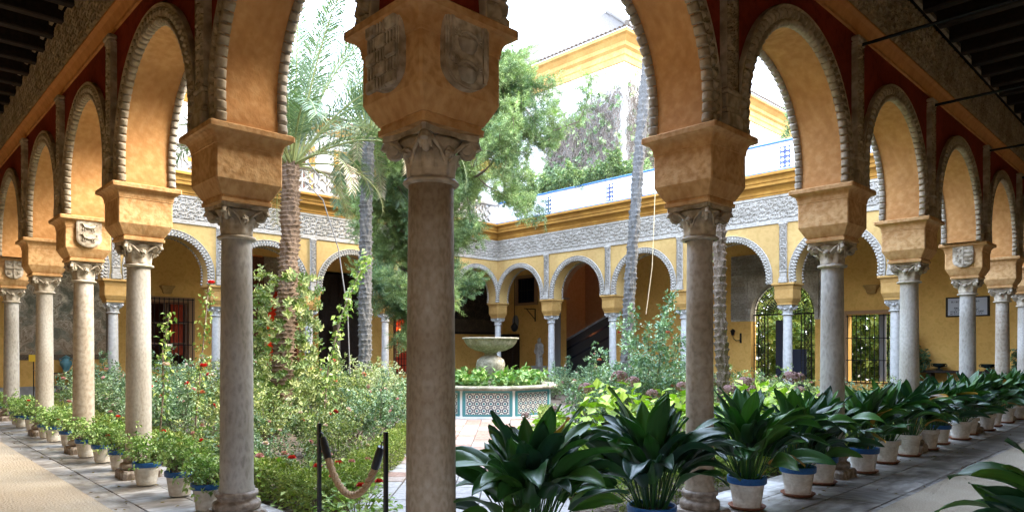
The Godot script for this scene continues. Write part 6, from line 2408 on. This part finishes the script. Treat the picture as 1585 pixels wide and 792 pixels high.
# ---------- beds of roses, hydrangeas and box hedges
func garden() -> void:
	var g := rng(777)
	var roses := []
	var cols := [[Color(0.66, 0.26, 0.32), Color(0.80, 0.48, 0.52)], [Color(0.60, 0.02, 0.03), Color(0.72, 0.06, 0.07)], [Color(0.85, 0.58, 0.62), Color(0.92, 0.76, 0.78)], [Color(0.72, 0.20, 0.15), Color(0.82, 0.36, 0.28)], [Color(0.86, 0.80, 0.74), Color(0.92, 0.88, 0.82)]]
	for k in 5:
		roses.append(flower_mesh(600 + k, 0.066, 4, cols[k][0], cols[k][1]))
	var cnames := ["pink", "crimson", "pale pink", "coral red", "cream"]
	var protos := []
	for k in 6:
		var r := rose_mesh(620 + k, [1.15, 1.3, 1.5, 1.0, 1.4, 1.2][k], [0.62, 0.7, 0.75, 0.6, 0.8, 0.7][k], 17, [Color(0.065, 0.11, 0.04), Color(0.09, 0.13, 0.04), Color(0.065, 0.12, 0.06)][k % 3], [Color(0.33, 0.38, 0.19), Color(0.40, 0.42, 0.17), Color(0.28, 0.37, 0.24)][k % 3], 0.058, 0.9)
		protos.append(r)
	# x, z, size, shape, flower colour: beds left and right of the path
	var left := [[1.15, -3.55, 0.62], [1.0, -4.9, 0.7], [2.0, -4.5, 0.75], [1.1, -6.3, 0.8], [2.3, -5.9, 0.85], [3.4, -5.7, 0.85], [1.2, -7.7, 0.9], [2.4, -7.3, 0.95], [3.7, -7.1, 0.95], [4.9, -7.2, 0.9], [1.1, -9.2, 0.95], [2.3, -8.9, 1.0], [4.4, -8.6, 1.05], [5.5, -8.6, 1.0], [1.3, -10.7, 1.0], [2.7, -10.4, 1.05], [4.0, -10.4, 1.1], [5.2, -10.1, 1.1], [1.2, -12.3, 1.0], [2.7, -12.2, 1.05], [4.2, -12.1, 1.1], [5.6, -11.9, 1.1], [7.2, -11.7, 1.05], [1.4, -14.1, 1.0], [3.1, -14.0, 1.05], [4.9, -13.9, 1.1], [6.7, -13.7, 1.1], [8.4, -13.4, 1.1], [2.2, -15.8, 1.0], [4.2, -15.8, 1.0], [6.2, -15.7, 1.05], [8.2, -15.5, 1.0]]
	var right := [[6.1, -4.0, 0.95], [7.4, -4.6, 1.0], [8.7, -4.5, 1.05], [10.0, -4.1, 1.05], [9.9, -6.4, 1.05], [11.3, -5.6, 1.1], [11.4, -7.4, 1.1], [12.6, -4.4, 1.1], [13.0, -6.3, 1.15], [12.4, -8.8, 1.1], [13.8, -8.0, 1.15], [14.4, -5.4, 1.1], [14.7, -9.8, 1.1], [14.2, -3.2, 1.05], [11.4, -2.8, 1.0], [9.0, -2.7, 0.95], [12.9, -10.9, 1.1], [14.6, -12.0, 1.1], [15.3, -7.2, 1.05], [15.4, -2.0, 1.0], [12.9, -1.7, 0.95], [10.3, -1.5, 0.9]]
	var made := []
	for side in 2:
		var spots: Array = [left, right][side]
		for i in spots.size():
			var s: Array = spots[i]
			var k: int = (i * 5 + side * 2 + (i / 3)) % 6
			var cc: int = [0, 2, 4, 0, 2, 3, 0, 1, 2][(i * 4 + side * 2 + i / 5) % 9]
			var pr: Dictionary = protos[k]
			var t := thing("rose_bush", "%s rose bush, %s from the viewer in the bed %s" % [cnames[cc], nth(i + 1), ["left of the path", "right of the path"][side]], "rose bush", Vector3(s[0] + g.randf_range(-0.15, 0.15), -0.06, s[1] + g.randf_range(-0.15, 0.15)), g.randf() * TAU, "rose bushes in the courtyard beds")
			t.scale = Vector3.ONE * s[2] * g.randf_range(0.84, 1.02) * (0.86 if s[0] > 11.0 else 1.0)
			part(t, "canes", pr.stem, M.bark)
			stuff(part(t, "foliage", pr.leaf, M.rose_leaf))
			for q in 4 + (i % 4):
				var tip: Vector3 = pr.tips[(q * 5 + i) % pr.tips.size()]
				part(t, "rose_flower", roses[cc], M.petal, Transform3D(Basis(Vector3(g.randf() - 0.5, 0.4, g.randf() - 0.5).normalized(), g.randf() * 2.0).scaled(Vector3.ONE * g.randf_range(0.8, 1.25)), tip + Vector3(0, 0.03, 0)))
	# tall airy bush before the far right arcade
	var big := rose_mesh(660, 2.35, 0.95, 26, Color(0.09, 0.16, 0.10), Color(0.36, 0.44, 0.30), 0.06, 1.0)
	var tb := thing("rose_bush", "tallest airy rose bush with scattered red blooms, under the leaning palm", "rose bush", Vector3(7.0, -0.06, -3.35), 0.0, "rose bushes in the courtyard beds")
	part(tb, "canes", big.stem, M.bark)
	stuff(part(tb, "foliage", big.leaf, M.rose_leaf))
	for q in 12:
		part(tb, "rose_flower", roses[[3, 1, 2, 3][q % 4]], M.petal, Transform3D(Basis.IDENTITY, big.tips[q * 2] * Vector3(1, g.randf_range(0.55, 1.0), 1)))
	# climbing canes in the left bed
	climber("arching climbing rose with pointed green leaves before the dark doorway", [Vector3(3.1, 0, -7.0), Vector3(3.25, 1.2, -7.05), Vector3(3.6, 2.1, -7.2), Vector3(4.15, 2.8, -7.6), Vector3(4.6, 3.25, -8.0)], g, 84, 0.12, [[4, 0.55]], roses)
	climber("thin climbing rose with deep red blooms beside the first white column on the left", [Vector3(0.95, 0, -6.6), Vector3(1.1, 0.9, -6.8), Vector3(1.25, 1.7, -7.0), Vector3(1.42, 2.4, -7.3)], g, 70, 0.07, [[1, 1.0], [1, 0.45], [3, 0.3]], roses)
	climber("young climbing rose stem leaning before the barred window", [Vector3(0.6, 0, -6.9), Vector3(0.7, 0.9, -7.0), Vector3(0.72, 1.5, -7.1), Vector3(0.85, 2.0, -7.2)], g, 40, 0.09, [[2, 0.5]], roses)
	climber("slender yellow green creeper hanging at the arch beside the slim palm", [Vector3(8.2, 4.6, -2.9), Vector3(8.25, 4.1, -2.88), Vector3(8.15, 3.6, -2.9), Vector3(8.2, 3.0, -2.85)], g, 46, 0.09, [], roses)
	# hydrangeas
	var hs := []
	var hheads := []
	for k in 2:
		hs.append(mound_mesh(700 + k, 0.95, 0.7, 620, 0.15, Color(0.20, 0.29, 0.035), Color(0.50, 0.56, 0.11)))
	var head := Buf.new()
	for i in 120:
		var o := (rv(g) + Vector3.UP * 0.3).normalized()
		head.col = Color(0.22, 0.12, 0.11).lerp(Color(0.36, 0.22, 0.22), g.randf())
		head.leaf(o * Vector3(0.09, 0.065, 0.09), (o.cross(rv(g))).normalized(), o, 0.035, 0.034, 0.05)
	var hm := head.mesh()
	var hp := [[4.75, -2.35, 1.12], [4.15, -3.0, 0.72], [5.4, -1.7, 1.05], [6.35, -1.15, 1.1], [7.4, -1.5, 1.05], [3.4, -1.7, 0.55], [8.6, -1.2, 0.9]]
	for i in hp.size():
		var t := thing("hydrangea", "%s lime green mauve-headed hydrangea from the corner, behind the aspidistras" % ORD[[2, 1, 3, 4, 5, 0, 6][i]], "hydrangea", Vector3(hp[i][0], -0.06, hp[i][1]), i * 1.3, "hydrangeas behind the aspidistras")
		t.scale = Vector3.ONE * hp[i][2]
		stuff(part(t, "foliage", hs[i % 2], M.soft_leaf))
		for q in 3:
			var a := q * 2.3 + i
			part(t, "flower_head", hm, M.petal, Transform3D(Basis.IDENTITY, Vector3(cos(a) * 0.38, 0.98 + 0.1 * sin(q * 2.0), sin(a) * 0.38)))
	# box hedges: along the path, round the fountain and behind both rows of pots
	var hmesh := [hedge_mesh(801), hedge_mesh(802)]
	var hedge := func(label: String, a: Vector3, b: Vector3, sy: float):
		var d := b - a
		var n := maxi(1, int(round(d.length() / 1.0)))
		var t := thing("box_hedge", label, "hedge", a, atan2(-d.z, d.x), "low box hedges edging the beds")
		for i in n:
			stuff(part(t, "clipped_foliage", hmesh[i % 2], M.soft_leaf, Transform3D(Basis.from_scale(Vector3(d.length() / n, sy, 1.0 if sy < 1.2 else 1.3)), Vector3((i + 0.5) * d.length() / n, -0.06, 0))))
	hedge.call("low box hedge on the left edge of the paved path, behind the rope barrier", Vector3(1.0, 0, -2.75), Vector3(6.0, 0, -7.9), 1.0)
	hedge.call("low box hedge on the right edge of the paved path, up to the fountain", Vector3(2.9, 0, -1.25), Vector3(7.6, 0, -6.2), 1.15)
	hedge.call("low box hedge behind the geranium pots of the left arcade", Vector3(0.78, 0, -2.6), Vector3(0.78, 0, -16.6), 1.0)
	hedge.call("low box hedge behind the aspidistra pots of the right arcade", Vector3(2.6, 0, -0.78), Vector3(15.8, 0, -0.78), 1.0)
	hedge.call("low box hedge along the foot of the far left arcade", Vector3(1.2, 0, -16.9), Vector3(15.8, 0, -16.9), 1.3)
	hedge.call("low box hedge along the foot of the far right arcade", Vector3(16.1, 0, -1.2), Vector3(16.1, 0, -16.4), 1.3)
	# pale feathery shrub by the second palm, seedling geraniums before the hedge
	var ps := rose_mesh(820, 1.5, 0.6, 24, Color(0.26, 0.28, 0.16), Color(0.48, 0.50, 0.34), 0.035, 1.6)
	var p := thing("pale_shrub", "pale feathery shrub at the foot of the grey palm trunk", "shrub", Vector3(5.7, -0.06, -9.6))
	part(p, "stems", ps.stem, M.bark)
	stuff(part(p, "foliage", ps.leaf, M.soft_leaf))
	var ger := mound_mesh(830, 0.36, 0.42, 420, 0.07, Color(0.12, 0.20, 0.03), Color(0.36, 0.42, 0.10))
	var gp := [[0.95, -3.15, 1.0, 1], [1.45, -3.35, 0.9, 0], [0.7, -3.9, 1.1, 0], [0.75, -5.1, 1.0, 1], [0.85, -2.2, 0.9, 1]]
	for i in gp.size():
		var t := thing("geranium", ["low geranium with a bright red bloom left of the far barrier post", "low geranium with pink blooms behind the far barrier post", "low geranium behind the first blue rimmed pot", "low geranium with red bloom further along the left arcade", "low bright geranium just behind the rope barrier"][i], "geranium", Vector3(gp[i][0], -0.06, gp[i][1]), i * 1.0, "geraniums in the left bed")
		t.scale = Vector3.ONE * gp[i][2]
		stuff(part(t, "foliage", ger, M.soft_leaf))
		for q in 3:
			part(t, "flower", roses[gp[i][3]], M.petal, Transform3D(Basis.IDENTITY, Vector3(cos(q * 2.0 + i) * 0.25, 0.36 + 0.04 * q, sin(q * 2.0 + i) * 0.25)))
	# dark shrub by the plaque wall and the greenery beyond the gate
	var ds := rose_mesh(840, 1.5, 0.5, 16, Color(0.035, 0.07, 0.03), Color(0.11, 0.17, 0.07), 0.10, 1.0)
	for k in 2:
		var t := thing("wall_shrub", ["dark green shrub in a pot between the barred window and the console", "dark green shrub in a pot at the near end of the console"][k], "potted shrub", Vector3(20.5, 0.0, [-3.45, -0.35][k]), k * 2.0, "potted shrubs before the plaque wall")
		pot(t, 0.22, 0.4, false, M.terracotta)
		part(t, "stems", ds.stem, M.bark, Transform3D(Basis.IDENTITY, Vector3(0, 0.3, 0)))
		stuff(part(t, "foliage", ds.leaf, M.rose_leaf, Transform3D(Basis.IDENTITY, Vector3(0, 0.3, 0))))
	var bg := thing("garden_foliage", "mass of green garden foliage beyond the iron gate and barred window", "foliage")
	bg.set_meta("kind", "stuff")
	var ms := sprig(850, 12, 0.4, 0.16, 0.09, 1.1)
	var xfs := []
	var cl := []
	for i in 8000:
		var p2 := Vector3(g.randf_range(24.0, 29.5), g.randf_range(-0.1, 5.6), g.randf_range(-11.5, -1.0))
		p2.x += 0.8 * sin(p2.z * 1.7) + 0.5 * sin(p2.y * 2.0)
		xfs.append(Transform3D(Basis(Quaternion(Vector3.UP, (rv(g) + Vector3(-0.4, 0.3, 0)).normalized())).scaled(Vector3.ONE * g.randf_range(0.8, 1.5)), p2))
		cl.append(tone(g, Color(0.08, 0.15, 0.03), Color(0.34, 0.42, 0.12)))
	scatter(bg, "leaf_mass", ms, M.tree_leaf, xfs, cl)


func fallen_leaves() -> void:
	var g := rng(909)
	var b := Buf.new()
	for i in 150:
		var right := i % 2 == 0
		var p := Vector3(g.randf_range(0.4, 12.0), 0.012, 0.05 + pow(g.randf(), 2.0) * 1.0) if right else Vector3(0.1 - pow(g.randf(), 2.0) * 1.0, 0.012, g.randf_range(-12.0, -2.6))
		b.col = Color(0.16, 0.10, 0.04).lerp(Color(0.34, 0.26, 0.09), g.randf())
		var a := g.randf() * TAU
		b.leaf(p, Vector3(cos(a), 0.08, sin(a)).normalized(), Vector3.UP, g.randf_range(0.025, 0.06), g.randf_range(0.014, 0.03), 0.3)
	var o := tag(bpart(self, "fallen_leaves", b, M.petal), "small dry leaves and petals fallen on the paving round the pots", "leaves", "", "stuff")


func nth(i: int) -> String:
	if i <= 18:
		return ORD[i - 1]
	var tens := {2: "twenty", 3: "thirty"}
	if i == 19:
		return "nineteenth"
	if i % 10 == 0:
		return {2: "twentieth", 3: "thirtieth"}[i / 10]
	return tens[i / 10] + "-" + ORD[i % 10 - 1]


func climber(label: String, pts: Array, g: RandomNumberGenerator, leaves: int, size: float, blooms: Array, roses: Array) -> void:
	var t := thing("climbing_rose", label, "climbing plant", pts[0])
	var loc := []
	var rad := []
	for i in pts.size():
		loc.append(pts[i] - pts[0])
		rad.append(lerpf(0.014, 0.004, float(i) / pts.size()))
	var b := Buf.new()
	b.tube(loc, rad, 5, false)
	bpart(t, "stem", b, M.bark)
	var f := Buf.new()
	for i in leaves:
		var q := (0.15 + 0.85 * i / leaves) * (loc.size() - 1)
		var k := mini(int(q), loc.size() - 2)
		var p: Vector3 = loc[k].lerp(loc[k + 1], q - k)
		for n in 3:
			f.col = tone(g, Color(0.10, 0.17, 0.04), Color(0.36, 0.42, 0.13))
			f.leaf(p + rv(g, 0.09), (rv(g) + Vector3.DOWN * 0.3).normalized(), (Vector3.UP + rv(g, 0.6)).normalized(), size * g.randf_range(0.7, 1.1), size * 0.55)
	stuff(bpart(t, "foliage", f, M.rose_leaf))
	for bl in blooms:
		var q: float = bl[1] * (loc.size() - 1)
		var k := mini(int(q), loc.size() - 2)
		part(t, "rose_flower", roses[bl[0]], M.petal, Transform3D(Basis.IDENTITY.scaled(Vector3.ONE * 1.3), loc[k].lerp(loc[k + 1], q - k) + Vector3(0.03, 0.05, 0.03)))
